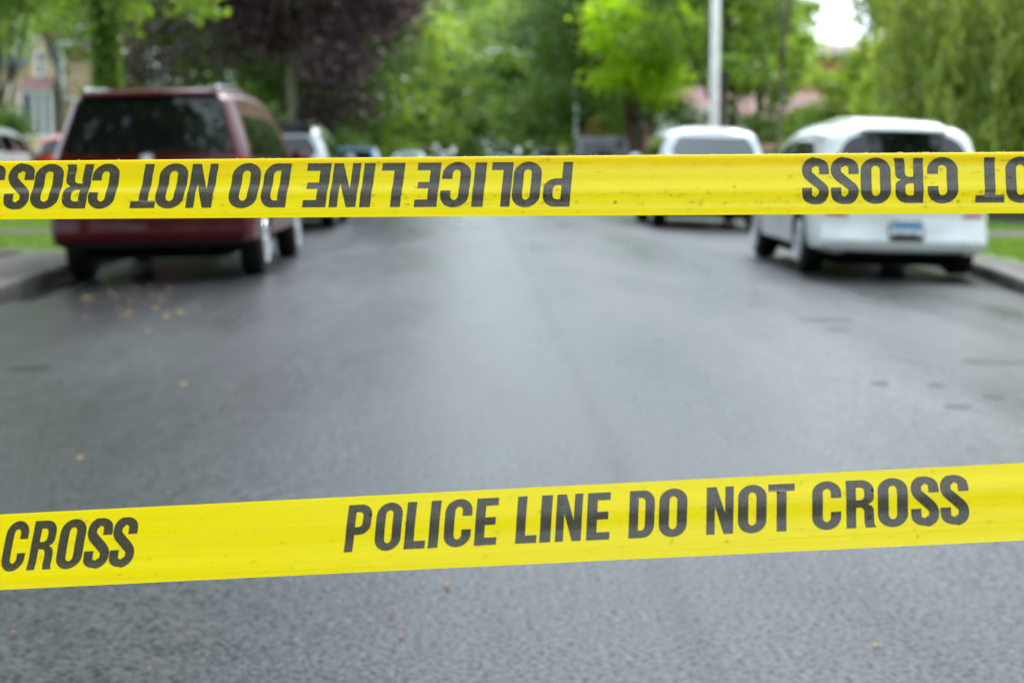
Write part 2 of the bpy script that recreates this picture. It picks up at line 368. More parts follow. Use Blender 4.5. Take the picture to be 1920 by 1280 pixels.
# crossing street at the far end
bm = bmesh.new(); v = [bm.verts.new(p) for p in ((-200, 205, -.1), (200, 205, -.1), (200, 213.5, -.1), (-200, 213.5, -.1))]; bm.faces.new(v)
tag(obj('crossing_road', bm, ASPH), kind='structure')
bm = bmesh.new(); v = [bm.verts.new(p) for p in ((-200, 213.5, 0.03), (200, 213.5, 0.03), (200, 300, .1), (-200, 300, .1))]; bm.faces.new(v)
tag(obj('far_lawn', bm, LAWN), kind='structure')
# puddle in the left gutter
def blob(cx, cy, rx, ry, n=40, seed=1, amp=.25):
    rnd = random.Random(seed); ph = [rnd.uniform(0, 6.28) for _ in range(5)]
    out = []
    for k in range(n):
        t = 2 * math.pi * k / n; r = 1 + amp * sum(math.sin((j + 2) * t + ph[j]) / (j + 1.5) for j in range(5))
        out.append((cx + rx * r * math.cos(t), cy + ry * r * math.sin(t)))
    return out
def sheet(name, poly, m, off):
    bm = flat_bm([poly], .2)
    for v in bm.verts: v.co.z = crown(v.co.x) + off
    return obj(name, bm, m)
pud = [(x if x > lk(y) + .01 else lk(y) + .01, y) for x, y in blob(-3.93, 15.6, .20, 1.9, seed=3, amp=.3)]
tag(sheet('puddle', pud, WATER, .004), kind='structure')

def ground_pt(px, py, z=0.0):
    d = CR @ Vector(((px - 960) / F, (640 - py) / F, -1)); t = (z - CO.z) / d.z; p = CO + d * t
    for _ in range(3):
        t = (crown(p.x) - CO.z) / d.z; p = CO + d * t
    return p
# tar repairs on the road
for i, (px, py, wd, dp, lb) in enumerate([(1552, 600, .40, .16, 'long dark tar smear on the wet road in front of the white hatchback'),
        (1570, 617, .16, .12, 'small dark tar mark just below the long smear behind the white hatchback'),
        (1880, 677, .50, .14, 'wide dark tar streak at the right edge of the road'),
        (1862, 742, .11, .07, 'short dark tar mark at the right, between tar streak and lower tape'),
        (1797, 762, .13, .06, 'dark tar dash on the road left of the short mark at the right edge'),
        (1652, 718, .08, .08, 'little dark tar spot on the grey road, leftmost of the small spots at right'),
        (1757, 722, .10, .08, 'little dark tar spot on the road between two other small marks'),
        (55, 690, .24, .12, 'dark tar patch on the road at the left edge')]):
    p = ground_pt(px, py)
    tag(sheet('tar_patch', blob(p.x, p.y, wd / 2, dp / 2 * 1.3, 26, 20 + i, .2), TAR, .004), lb, 'tar patch', 'tar repairs on the road')

# ------------------------------------------------------------------ foliage
def leaves_mesh(name, P, size, tone, rs, aspect=1.5, up=.5, hang=False):
    n = len(P)
    d = rs.normal(size=(n, 3)); d /= np.linalg.norm(d, axis=1)[:, None]
    if hang: d = d * .35 + np.array([0, 0, -1.]); d /= np.linalg.norm(d, axis=1)[:, None]
    nn = rs.normal(size=(n, 3)) + np.array([0, 0, up * 2]); 
    a = np.cross(d, nn); a /= (np.linalg.norm(a, axis=1)[:, None] + 1e-9)
    s = (size * rs.uniform(.6, 1.35, n))[:, None]
    fold = np.cross(d, a) * s * .15
    V = np.empty((n, 4, 3)); V[:, 0] = P - d * s * .5 * aspect; V[:, 1] = P + a * s * .5 + fold; V[:, 2] = P + d * s * .5 * aspect; V[:, 3] = P - a * s * .5 + fold
    me = bpy.data.meshes.new(name); me.vertices.add(n * 4); me.vertices.foreach_set('co', V.ravel().astype(np.float32))
    me.loops.add(n * 4); me.loops.foreach_set('vertex_index', np.arange(n * 4, dtype=np.int32))
    me.polygons.add(n); me.polygons.foreach_set('loop_start', np.arange(0, n * 4, 4, dtype=np.int32)); me.polygons.foreach_set('loop_total', np.full(n, 4, dtype=np.int32))
    at = me.attributes.new('tone', 'FLOAT', 'FACE'); at.data.foreach_set('value', np.clip(tone, 0, 1).astype(np.float32))
    me.update(calc_edges=True); me.validate(); return me
def crown_pts(rs, c, r, rz, ncl, n, clr, flat=.6, shell=.35):
    """clump centres through an ellipsoid, leaves gathered round them"""
    d = rs.normal(size=(ncl, 3)); d /= np.linalg.norm(d, axis=1)[:, None]
    rad = rs.uniform(shell, 1, ncl) ** .6
    lump = 1 + .18 * np.sin(d[:, 0] * 5 + c[0]) + .15 * np.sin(d[:, 1] * 6 + 2) + .12 * np.sin(d[:, 2] * 7)
    cc = d * (rad * lump)[:, None] * np.array([r, r, rz]) + np.array(c)
    k = rs.integers(0, ncl, n); cs = rs.uniform(.55, 1.3, ncl)
    P = cc[k] + rs.normal(size=(n, 3)) * (clr * cs[k])[:, None] * np.array([1, 1, flat]) * .55
    tone = rs.uniform(0.05, .95, ncl)[k] * .65 + rs.uniform(0, .35, n)
    return cc, P, tone
def trunk_bm(rs, base, top, r0, cc, nl=14, lr=.3, n=10):
    bm = bmesh.new(); pts = []; rad = []; m = 9
    off = np.zeros(2)
    for i in range(m):
        t = i / (m - 1); off = off + rs.normal(size=2) * .05 * (top - base[2]) / 8
        if i == 0: off = np.zeros(2)
        pts.append((base[0] + off[0], base[1] + off[1], base[2] - .1 + (top - base[2] + .1) * t))
        rad.append(r0 * (1.35 if i == 0 else 1.0) * (1 - .85 * t) + .015)
    tube(bm, pts, rad, n)
    idx = rs.permutation(len(cc))[:nl]
    for j in idx:
        e = Vector(cc[j]); zt = base[2] + (top - base[2]) * rs.uniform(.22, .7); zt = min(zt, e.z - .2) if e.z - .2 > base[2] + (top - base[2]) * .2 else base[2] + (top - base[2]) * .2
        f = (zt - base[2]) / (top - base[2]) * (m - 1); i = int(min(f, m - 2)); s = Vector(pts[i]).lerp(Vector(pts[i + 1]), min(1, f - i))
        mid = s.lerp(e, .5) + Vector((0, 0, .12 * (e - s).length)); rr = max(.02, rad[i] * lr)
        tube(bm, [s, s.lerp(mid, .5) + Vector(rs.normal(size=3) * .05), mid, mid.lerp(e, .6) + Vector(rs.normal(size=3) * .08), e], [rr * 1.1, rr, rr * .75, rr * .45, rr * .15], 6)
    return bm
def tree(label, x, y, h, r, z0, n=16000, leaf=.13, lm=None, bark=None, seed=1, tr=.2, name='street_tree', ncl=90, off=(0, 0), group=None, cat='tree', clr=None, z1=None, nl=14, shell=.35, lr=.3):
    rs = np.random.default_rng(seed); z1 = z1 or h
    t = empty(name, (x, y, KH)); rz = (z1 - z0) / 2
    cc, P, tone = crown_pts(rs, (off[0], off[1], z0 + rz), r, rz, ncl, n, clr or r * .28, shell=shell)
    P[:, 2] = np.maximum(P[:, 2], .15)
    link('crown', leaves_mesh('crown', P, leaf, tone, rs), lm or LF_MID, t)
    obj('trunk', trunk_bm(rs, (0, 0, 0), h * .8, tr, cc, nl, lr), bark or BARK, t, True)
    return tag(t, label, cat, group)
def place(src, label, x, y, s=1.0, rz=0, group=None):
    c = copy_tree(src); c.location = (x, y, KH); c.scale = (s, s, s); c.rotation_euler = (0, 0, rz); c['label'] = label
    if group: c['group'] = group
    elif 'group' in c: del c['group']
    return c

# left: ivy clad tree
ivt = tree('large tree with an ivy-covered trunk between the yellow brick house and the purple-leaved tree', -7.62, 36, 11, 3.3, 3.95, 11000, leaf=.15, lm=LF_MID, bark=BARK, seed=11, tr=.2, off=(-1.5, 0), ncl=90, lr=.14, nl=9)
rs = np.random.default_rng(5); n = 5200; th = rs.uniform(0, 6.28, n); hh = rs.uniform(0, 4.6, n); rr = .17 + rs.gamma(2, .024, n)
P = np.stack([rr * np.cos(th), rr * np.sin(th), hh], 1)
link('ivy', leaves_mesh('ivy', P, .11, rs.uniform(0, .7, n), rs), LF_MID, ivt)
# purple-leaved tree
tree('dark purple-leaved tree spreading over the kerb behind the maroon minivan', -5.2, 50, 14, 4.8, 2.65, 85000, .115, LF_PURP, BARKL, 21, .17, ncl=170, clr=1.05, name='purple_tree')
# left row
tA = tree('dark green tree directly behind the purple-leaved tree', -6.0, 61, 12, 4.6, 1.7, 30000, .17, LF_DARK, BARKR, 31, .22, ncl=140)
tB = tree('mid green tree in the left row, standing before the far bend of foliage', -6.4, 78, 13, 4.6, 2.2, 26000, .19, LF_MID, BARK, 32, .22, ncl=120)
tC = tree('light yellow-green tree in the left row nearest the middle of the street', -5.6, 100, 13, 4.2, 2.0, 22000, .22, LF_YEL, BARK, 33, .22, ncl=100)
tree('shrubby green tree behind the dark grey roofed house on the left', -12.5, 63, 10, 4.0, 1.2, 18000, .17, LF_MID, BARK, 34, .18, ncl=90)
tree('loose green tree high above the yellow brick house at the left edge', -14.2, 52, 9, 2.8, 5.1, 5000, .16, LF_MID, BARK, 35, .15, ncl=45)
tree('tall green tree behind the yellow brick house at the far left', -22, 78, 13, 5, 3, 14000, .22, LF_MID, BARK, 36, .22)
# right
tree('small bright lime-green tree on the right verge left of the pale street lamp pole', 5.75, 58, 7.0, 1.95, 2.7, 10500, .125, LF_LIME, BARK, 41, .12, ncl=62, clr=.62, name='lime_tree', shell=.2)
tD = tree('dark-trunked green tree right behind the lime-green tree', 6.1, 66, 11, 3.8, 3.0, 15000, .17, LF_DARK, BARKR, 42, .25, ncl=100)
tree('broad green tree behind the pale street lamp pole', 7.9, 55, 12, 2.7, 3.1, 9000, .17, LF_MID, BARK, 43, .22, ncl=100)
tE = tree('dark green tree deep in the right row behind the lime-green tree', 7.5, 80, 13, 4.8, 1.9, 26000, .19, LF_DARK, BARK, 44, .22, ncl=130)
tF = tree('pale green tree in the right row left of the dark grey off-roader', 6.2, 98, 13, 4.6, 1.8, 24000, .21, LF_MID, BARK, 45, .22, ncl=110)
# willow-like trees with hanging strands
def weeper(label, x, y, h, r, z0, ns, seed, lean=(0, 0)):
    rs = np.random.default_rng(seed); t = empty('weeping_tree', (x, y, KH)); PP = []; TT = []
    for k in range(ns):
        a = rs.uniform(0, 6.28); q = rs.uniform(.1, 1) ** .5 * r; zt = h - 1.0 - (q / r) ** 2 * (h * .35) - rs.uniform(0, h * .42)
        ln = rs.uniform(.8, 2.8); zt = max(zt, z0 + .6); ln = min(ln, zt - z0 + .1); m = int(ln / .045); u = np.linspace(0, 1, m)
        cx, cy = q * math.cos(a), q * math.sin(a)
        pts = np.stack([cx + rs.normal() * .25 * u + rs.normal(size=m) * .07, cy + rs.normal() * .25 * u + rs.normal(size=m) * .07, zt - ln * u], 1)
        PP.append(pts); TT.append(np.full(m, rs.uniform(0, .7)) + rs.uniform(0, .3, m))
    P = np.concatenate(PP) + np.array([lean[0], lean[1], 0]); tone = np.concatenate(TT)
    link('crown', leaves_mesh('crown', P, .075, tone, rs, 2.6, .3, True), LF_WILL, t)
    cc = np.array([p[0] for p in PP])[rs.permutation(ns)[:40]] + np.array([lean[0], lean[1], 0])
    obj('trunk', trunk_bm(rs, (0, 0, 0), h * .8, .22, cc, 22), BARK, t, True)
    return tag(t, label, 'tree')
weeper('weeping green tree with hanging leaf strands behind the white hatchback', 10.3, 30.5, 8.5, 3.15, 1.0, 1050, 51)
weeper('second weeping green tree at the right edge of the photo', 13.0, 33.5, 9, 3.6, .5, 900, 52)
tree('slim light green tree beside the sky gap, between lamp pole and weeping tree', 7.6, 43, 8, 1.35, 3.0, 4500, .12, LF_YEL, BARKL, 53, .045, ncl=50)
tree('dense green tree behind the weeping trees at the far right', 17, 48, 10, 4.5, .8, 17000, .18, LF_MID, BARK, 54, .2)
tree('light green tree with sky showing through, left of the orange brick house', 10.3, 62, 7.5, 2.1, 2.5, 9000, .14, LF_YEL, BARK, 55, .12, ncl=60)
tHi = tree('unseen high-crowned tree left of the maroon minivan, added to darken the left road', -8.9, 31, 14, 3.6, 5.6, 15000, .17, LF_DARK, BARK, 56, .2, ncl=80, nl=8)  # out of view, added to shade the van and darken the left road
tree('young light green tree in front of the orange brick house, under the sky gap', 13.3, 60, 4.7, 1.3, 1.6, 4200, .13, LF_YEL, BARK, 57, .05, ncl=36, clr=.5, nl=8)
# the receding rows
k = 0
ORD = ['nearest', 'second nearest', 'third nearest', 'fourth nearest', 'fifth nearest', 'sixth nearest', 'farthest']
for i, (x, y, s, src) in enumerate([(-6.6, 118, 1.1, tB), (-5.9, 134, 1.1, tA), (-6.3, 150, 1.15, tC), (-6.5, 168, 1.2, tB), (-6.2, 186, 1.2, tF), (-12, 95, 1.1, tE), (-13, 130, 1.3, tB)]):
    place(src, ('%s of the tall trees far down the left side of the street' % ORD[i]) if i < 5 else ('green tree filling in behind the left row, %s' % ('beside its start' if i == 5 else 'far back')), x, y, s, i * 1.3, 'distant trees on the left')
for i, (x, y, s, src) in enumerate([(6.6, 114, 1.1, tE), (6.2, 131, 1.1, tB), (6.8, 148, 1.15, tF), (6.5, 166, 1.2, tC), (6.6, 186, 1.2, tE), (10.5, 95, 1.1, tF), (21, 70, 1.0, tB)]):
    place(src, ('%s of the tall trees far down the right side of the street' % ORD[i]) if i < 5 else ('green tree filling in behind the right row, %s' % ('far back' if i == 5 else 'beside its start')), x, y, s, i * 1.7 + .5, 'distant trees on the right')
# far wood that closes the street
rs = np.random.default_rng(77); n = 95000; NC = 850
cc = np.stack([rs.uniform(-38, 38, NC), rs.uniform(226, 250, NC), 25 * rs.uniform(0, 1, NC) ** 1.1], 1)
kk = rs.integers(0, NC, n); P = cc[kk] + rs.normal(size=(n, 3)) * np.array([1.7, 1.7, 1.3]); P[:, 2] = np.abs(P[:, 2]) + .1
tag(link('distant_wood', leaves_mesh('distant_wood', P, .55, rs.uniform(.1, .9, NC)[kk], rs), LF_MID), 'soft green mass of woodland closing the far end of the street', 'wood', kind='stuff')
# trees out of view, reflected in cars; tHi copy added to darken road
for x, y, s, src in ((-7.2, 8.5, 1.05, tA), (7.5, 7.2, 1.12, tD), (-8.8, 21.5, 1.15, tHi), (-7, -6, 1, tB), (8, -12, .9, tD), (-7.5, -30, 1.1, tB), (7.5, -27, 1.1, tE), (1.5, -48, 1.2, tB)):
    place(src, 'unseen green street tree outside the frame, for reflections in the cars and shade', x, y, s, x, 'trees outside the frame')
# hedges and bushes
def bush(label, x, y, r, h, n, lm, seed, leaf=.09, name='bush'):
    rs = np.random.default_rng(seed)
    t = empty(name, (x, y, KH)); cc, P, tone = crown_pts(rs, (0, 0, h * .5), r, h * .5, 40, n, r * .3, .8); P[:, 2] = np.abs(P[:, 2])
    link('foliage', leaves_mesh('foliage', P, leaf, tone, rs), lm, t)
    obj('stem', trunk_bm(rs, (0, 0, 0), h * .6, .05, cc, 10), BARK, t); return tag(t, label, 'bush')
bush('rounded dark bush in front of the yellow brick house at the left edge', -12.3, 43.5, 1.15, 2.7, 9000, LF_DARK, 61)
bush('green bush in front of the cream house beside the white hatchback', 9.3, 47, 1.0, 1.6, 5000, LF_MID, 62)
bush('tall loose green shrub hiding part of the pink-roofed cream house', 11.0, 60, 1.35, 3.3, 5000, LF_MID, 67)
bush('green bush beside the white SUV under the lamp pole', 6.9, 47, .7, 1.5, 3500, LF_MID, 63)
bush('low dark bush under the purple-leaved tree', -6.6, 56, 1.3, 2.0, 7000, LF_DARK, 64)
bush('low dark bush farther along the left verge', -7.6, 68, 1.6, 2.2, 7000, LF_DARK, 65)
bush('reddish-tinged bush low on the right verge far down the street', 4.6 + 1.3, 86, .8, 3.0, 4000, leafmat('leaf_rust', (.16, .08, .03), (.24, .2, .05)), 66)
# grass blades near the visible verges
rs = np.random.default_rng(9)
def blades(name, label, xa, xb, ya, yb, n, ok):
    P = np.stack([rs.uniform(xa, xb, n), rs.uniform(ya, yb, n), np.full(n, KH + .035)], 1); P = P[[ok(p[0], p[1]) for p in P]]
    tag(link(name, leaves_mesh(name, P, .022, rs.uniform(0, 1, len(P)), rs, 2.6, .2, True), GRASSM), label, 'grass', kind='stuff')
blades('grass', 'bright green wet grass on the left verge', -8.3, -4.3, 13, 40, 34000, lambda x, y: x < lk(y) - (.98 if y < 19.7 else .2) and not (18.3 < y < 19.7) and not (23.3 < y < 24.9))
blades('grass', 'bright green wet grass on the right verge', 5.2, 8.3, 13, 40, 34000, lambda x, y: x > rk(y) + (.45 if y < 19.7 else .2) and not (22.1 < y < 24))

# ------------------------------------------------------------------ houses
def window(parent, x0, x1, z0, z1, y, fr=.09, mull=True):
    bm = bmesh.new()
    box(bm, x0 - fr, x0, y - .07, y + .02, z0 - fr, z1 + fr); box(bm, x1, x1 + fr, y - .07, y + .02, z0 - fr, z1 + fr)
    box(bm, x0, x1, y - .069, y + .019, z1, z1 + fr); box(bm, x0, x1, y - .10, y + .019, z0 - fr, z0)
    if mull: box(bm, x0, x1, y - .055, y + .005, (z0 + z1) / 2 - .03, (z0 + z1) / 2 + .03)
    wv = obj('window', bm, TRIMW, parent)
    bm = bmesh.new(); box(bm, x0, x1, y - .03, y - .01, z0, z1); obj('pane', bm, WINGLASS, wv)
def gable_house(label, x, y, w, d, eave, ridge, wall, roofm, wins, rz=0, chim=None, trim=True, along='y'):
    t = empty('house', (x, y, KH), rz); bm = bmesh.new()
    # walls as a prism whose gable faces the viewer
    pr = [(-w / 2, 0), (w / 2, 0), (w / 2, eave), (0, ridge), (-w / 2, eave)] if along == 'y' else None
    if along == 'y':
        a = [bm.verts.new((px, 0, pz)) for px, pz in pr]; b = [bm.verts.new((px, d, pz)) for px, pz in pr]
        bm.faces.new(a); bm.faces.new(b[::-1])
        for i in range(5): bm.faces.new((a[i], b[i], b[(i + 1) % 5], a[(i + 1) % 5]))
    else:
        box(bm, -w / 2, w / 2, 0, d, 0, eave)
        for sx in (-1, 1):
            q = [bm.verts.new((sx * w / 2, yy, zz)) for yy, zz in ((0, eave + .001), (d, eave + .001), (d / 2, ridge))]; bm.faces.new(q)
    obj('wall', bm, wall, t)
    bm = bmesh.new(); th = min(.16, w * .07); ov = min(.35, w * .12); fo = .3 if w > 2 else .05
    if along == 'y':
        sl = (ridge - eave) / (w / 2)
        for s in (-1, 1):
            pts = [(0, ridge + .01), (s * (w / 2 + ov), eave - ov * sl + .01), (s * (w / 2 + ov), eave - ov * sl + th + .01), (0, ridge + th + .03)]
            a = [bm.verts.new((px, -fo, pz)) for px, pz in pts]; b = [bm.verts.new((px, d + .3, pz)) for px, pz in pts]
            bm.faces.new(a); bm.faces.new(b[::-1])
            for i in range(4): bm.faces.new((a[i], b[i], b[(i + 1) % 4], a[(i + 1) % 4]))
    else:
        sl = (ridge - eave) / (d / 2)
        for s in (-1, 1):
            pts = [(d / 2, ridge + .01), (d / 2 + s * (d / 2 + ov), eave - ov * sl + .01), (d / 2 + s * (d / 2 + ov), eave - ov * sl + th + .01), (d / 2, ridge + th + .03)]
            a = [bm.verts.new((-w / 2 - .3, py, pz)) for py, pz in pts]; b = [bm.verts.new((w / 2 + .3, py, pz)) for py, pz in pts]
            bm.faces.new(a); bm.faces.new(b[::-1])
            for i in range(4): bm.faces.new((a[i], b[i], b[(i + 1) % 4], a[(i + 1) % 4]))
    rf = obj('roof', bm, roofm, t)
    if trim and along == 'y':
        bm = bmesh.new(); sl = (ridge - eave) / (w / 2)
        for s in (-1, 1):
            pts = [(0, ridge - .06 - .1 * (w > 2)), (s * (w / 2 + ov), eave - ov * sl - .06 - .1 * (w > 2)), (s * (w / 2 + ov), eave - ov * sl + .008), (0, ridge + .008)]
            a = [bm.verts.new((px, -fo - .04, pz)) for px, pz in pts]; b = [bm.verts.new((px, -fo + .01, pz)) for px, pz in pts]
            bm.faces.new(a); bm.faces.new(b[::-1])
            for i in range(4): bm.faces.new((a[i], b[i], b[(i + 1) % 4], a[(i + 1) % 4]))
        obj('bargeboard', bm, TRIMW, t)
    else:
        bm = bmesh.new(); box(bm, -w / 2 - .32, w / 2 + .32, -ov - .1, -ov - .02, eave - ov * (ridge - eave) / (d / 2) - .05, eave - ov * (ridge - eave) / (d / 2) + .17); obj('gutter', bm, TRIMW, t)
    if chim:
        bm = bmesh.new(); cx, cy, cw, ch = chim; box(bm, cx - cw / 2, cx + cw / 2, cy - cw / 2, cy + cw / 2, eave, ch); box(bm, cx - cw / 2 - .06, cx + cw / 2 + .06, cy - cw / 2 - .06, cy + cw / 2 + .06, ch + .002, ch + .15)
        obj('chimney', bm, wall, rf)
    for wv in wins: window(t, *wv, 0)
    return tag(t, label, 'house')
# left: yellow brick house with a steep narrow gable, bay window and pale side gable
h1 = gable_house('yellow brick house with a steep narrow gable and white bay window at the left edge', -14.95, 60, .95, 5, 4.1, 5.35, BR_Y, RF_B, [(-.08, .08, 3.9, 4.6)])
hp = h1
bm = bmesh.new(); box(bm, -6.5, -.476, .25, 9, 0, 4.2); obj('wing', bm, BR_T, hp)
bm = bmesh.new(); box(bm, -6.9, -.50, -.1, 9.3, 4.202, 4.40); obj('wing_roof', bm, RF_G, hp)
bm = bmesh.new(); tube(bm, [(-1.1, .15, .2), (-1.1, .15, 4.2)], .07); obj('downspout', bm, TRIMW, hp)
# bay
bm = bmesh.new(); box(bm, -.62, .52, -.62, -.002, 0, 1.72); obj('bay_base', bm, BR_Y, hp)
bm = bmesh.new()
for xx in (-.62, -.14, .14, .42): box(bm, xx, xx + .10, -.60, -.50, 1.722, 3.22)
box(bm, -.62, .52, -.6, -.003, 3.222, 3.34); box(bm, -.64, .54, -.64, -.003, 1.722 - .0, 1.82)
bay = obj('bay_window', bm, TRIMW, hp)
bm = bmesh.new(); box(bm, -.52, .42, -.55, -.53, 1.83, 3.215); obj('pane', bm, WINGLASS, bay)
bm = bmesh.new()
a = [bm.verts.new(p) for p in ((-.72, -.72, 3.345), (.62, -.72, 3.345), (.62, -.003, 3.345), (-.72, -.003, 3.345), (-.45, -.02, 3.80), (.35, -.02, 3.80))]
for f in ((0, 1, 2, 3), (0, 1, 5, 4), (1, 2, 5), (3, 0, 4), (2, 3, 4, 5)): bm.faces.new([a[i] for i in f])
obj('bay_roof', bm, RF_P, hp)
bm = bmesh.new(); box(bm, .62, 2.0, .2, 8, 0, 4.9); obj('side_wall', bm, BR_T, hp)
bm = bmesh.new(); box(bm, .66, .82, .10, .19, 3.0, 4.9); box(bm, 1.88, 2.06, .10, .19, 3.0, 4.9); box(bm, .82, 1.88, .11, .19, 3.0, 3.12); box(bm, .6, 2.1, .08, .19, 4.902, 5.02); obj('white_frame', bm, TRIMW, hp)
bm = bmesh.new(); box(bm, .477, .615, .1, 7, 2.0, 4.95); obj('slate_cheek', bm, RF_G, hp)
gable_house('low house with a blue-grey roof half hidden behind the ivy-covered tree', -15.3, 80, 7, 9, 3.6, 5.2, BR_C, RF_G, [(-2, -1.1, 1.2, 2.5), (.6, 1.6, 1.2, 2.5)], along='x')
# right
gable_house('white and red brick house with a pink roof behind the lamp pole', 10.7, 86, 3.6, 8, 3.2, 4.1, BR_R, RF_P, [(-1.3, -.5, 1.6, 2.8), (.5, 1.3, 1.6, 2.8)], along='x')
p = gable_house('cream house with a pink roof left of the weeping tree', 12.6, 68, 3.2, 6, 2.5, 3.5, BR_C, RF_P, [(-1.1, -.4, 1.1, 2.0), (.4, 1.1, 1.1, 2.0)], along='x')
gable_house('tall orange brick house showing under the sky gap at right', 15.6, 73, 3.6, 8, 5.4, 5.9, BR_O, RF_B, [(.5, 1.2, 2.2, 3.4)], along='x')
gable_house('white-walled house with a red brick front behind the white SUV', 9.5, 72, 2.6, 6, 3.0, 3.9, TRIMW, RF_P, [(-.8, -.2, 1.5, 2.6)], along='x')

# ------------------------------------------------------------------ lamp posts
def lamp_post(label, x, y, h, r0, r1, arm, m, azi=math.pi, armz=.5, group=None):
    t = empty('street_lamp', (x, y, KH))
    bm = bmesh.new(); tube(bm, [(0, 0, 0), (0, 0, .12), (0, 0, .14), (0, 0, .9), (0, 0, 1.0), (0, 0, h)], [r0 * 1.6, r0 * 1.55, r0 * 1.25, r0 * 1.15, r0, r1], 16); obj('pole', bm, m, t, True)
    bm = bmesh.new(); c, s = math.cos(azi), math.sin(azi); pts = [(c * arm * k, s * arm * k, h - .45 - .0 + armz * math.sin(k * 1.5) * 1.2) for k in (0, .25, .5, .75, 1)]
    tube(bm, pts, [.06, .05, .045, .04, .035], 8); obj('arm', bm, GALV if m is GALV else m, t, True)
    ex = Vector(pts[-1]); bm = bmesh.new()
    lathe(bm, [(0, .05), (.08, .10), (.3, .16), (.55, .13), (.72, .04)], 'x', 14)
    for v in bm.verts: v.co = Vector((ex.x + c * v.co.x, ex.y + v.co.y, ex.z + v.co.z * .55))
    hd = obj('lamp_head', bm, GALV, t, True)
    bm = bmesh.new(); lathe(bm, [(-.09, .06), (-.06, .11), (-.02, .13)], 'z', 14, (ex.x + c * .38, ex.y, ex.z - .04)); obj('lens', bm, LAMPW, hd, True)
    return tag(t, label, 'street lamp', group)
lamp_post('tall pale concrete lamp pole rising behind the white SUV on the right verge', 5.42, 38.6, 8.5, .115, .082, 2.6, POLE)
lamp_post('grey street lamp with a long slanting arm over the road, left of the lime-green tree', 5.5, 92, 6.2, .12, .08, 4.0, GALV, math.pi, .75)
lamp_post('farthest street lamp, its pale head hanging over the middle of the road', 5.5, 150, 5.8, .12, .08, 3.5, GALV, math.pi, .5)

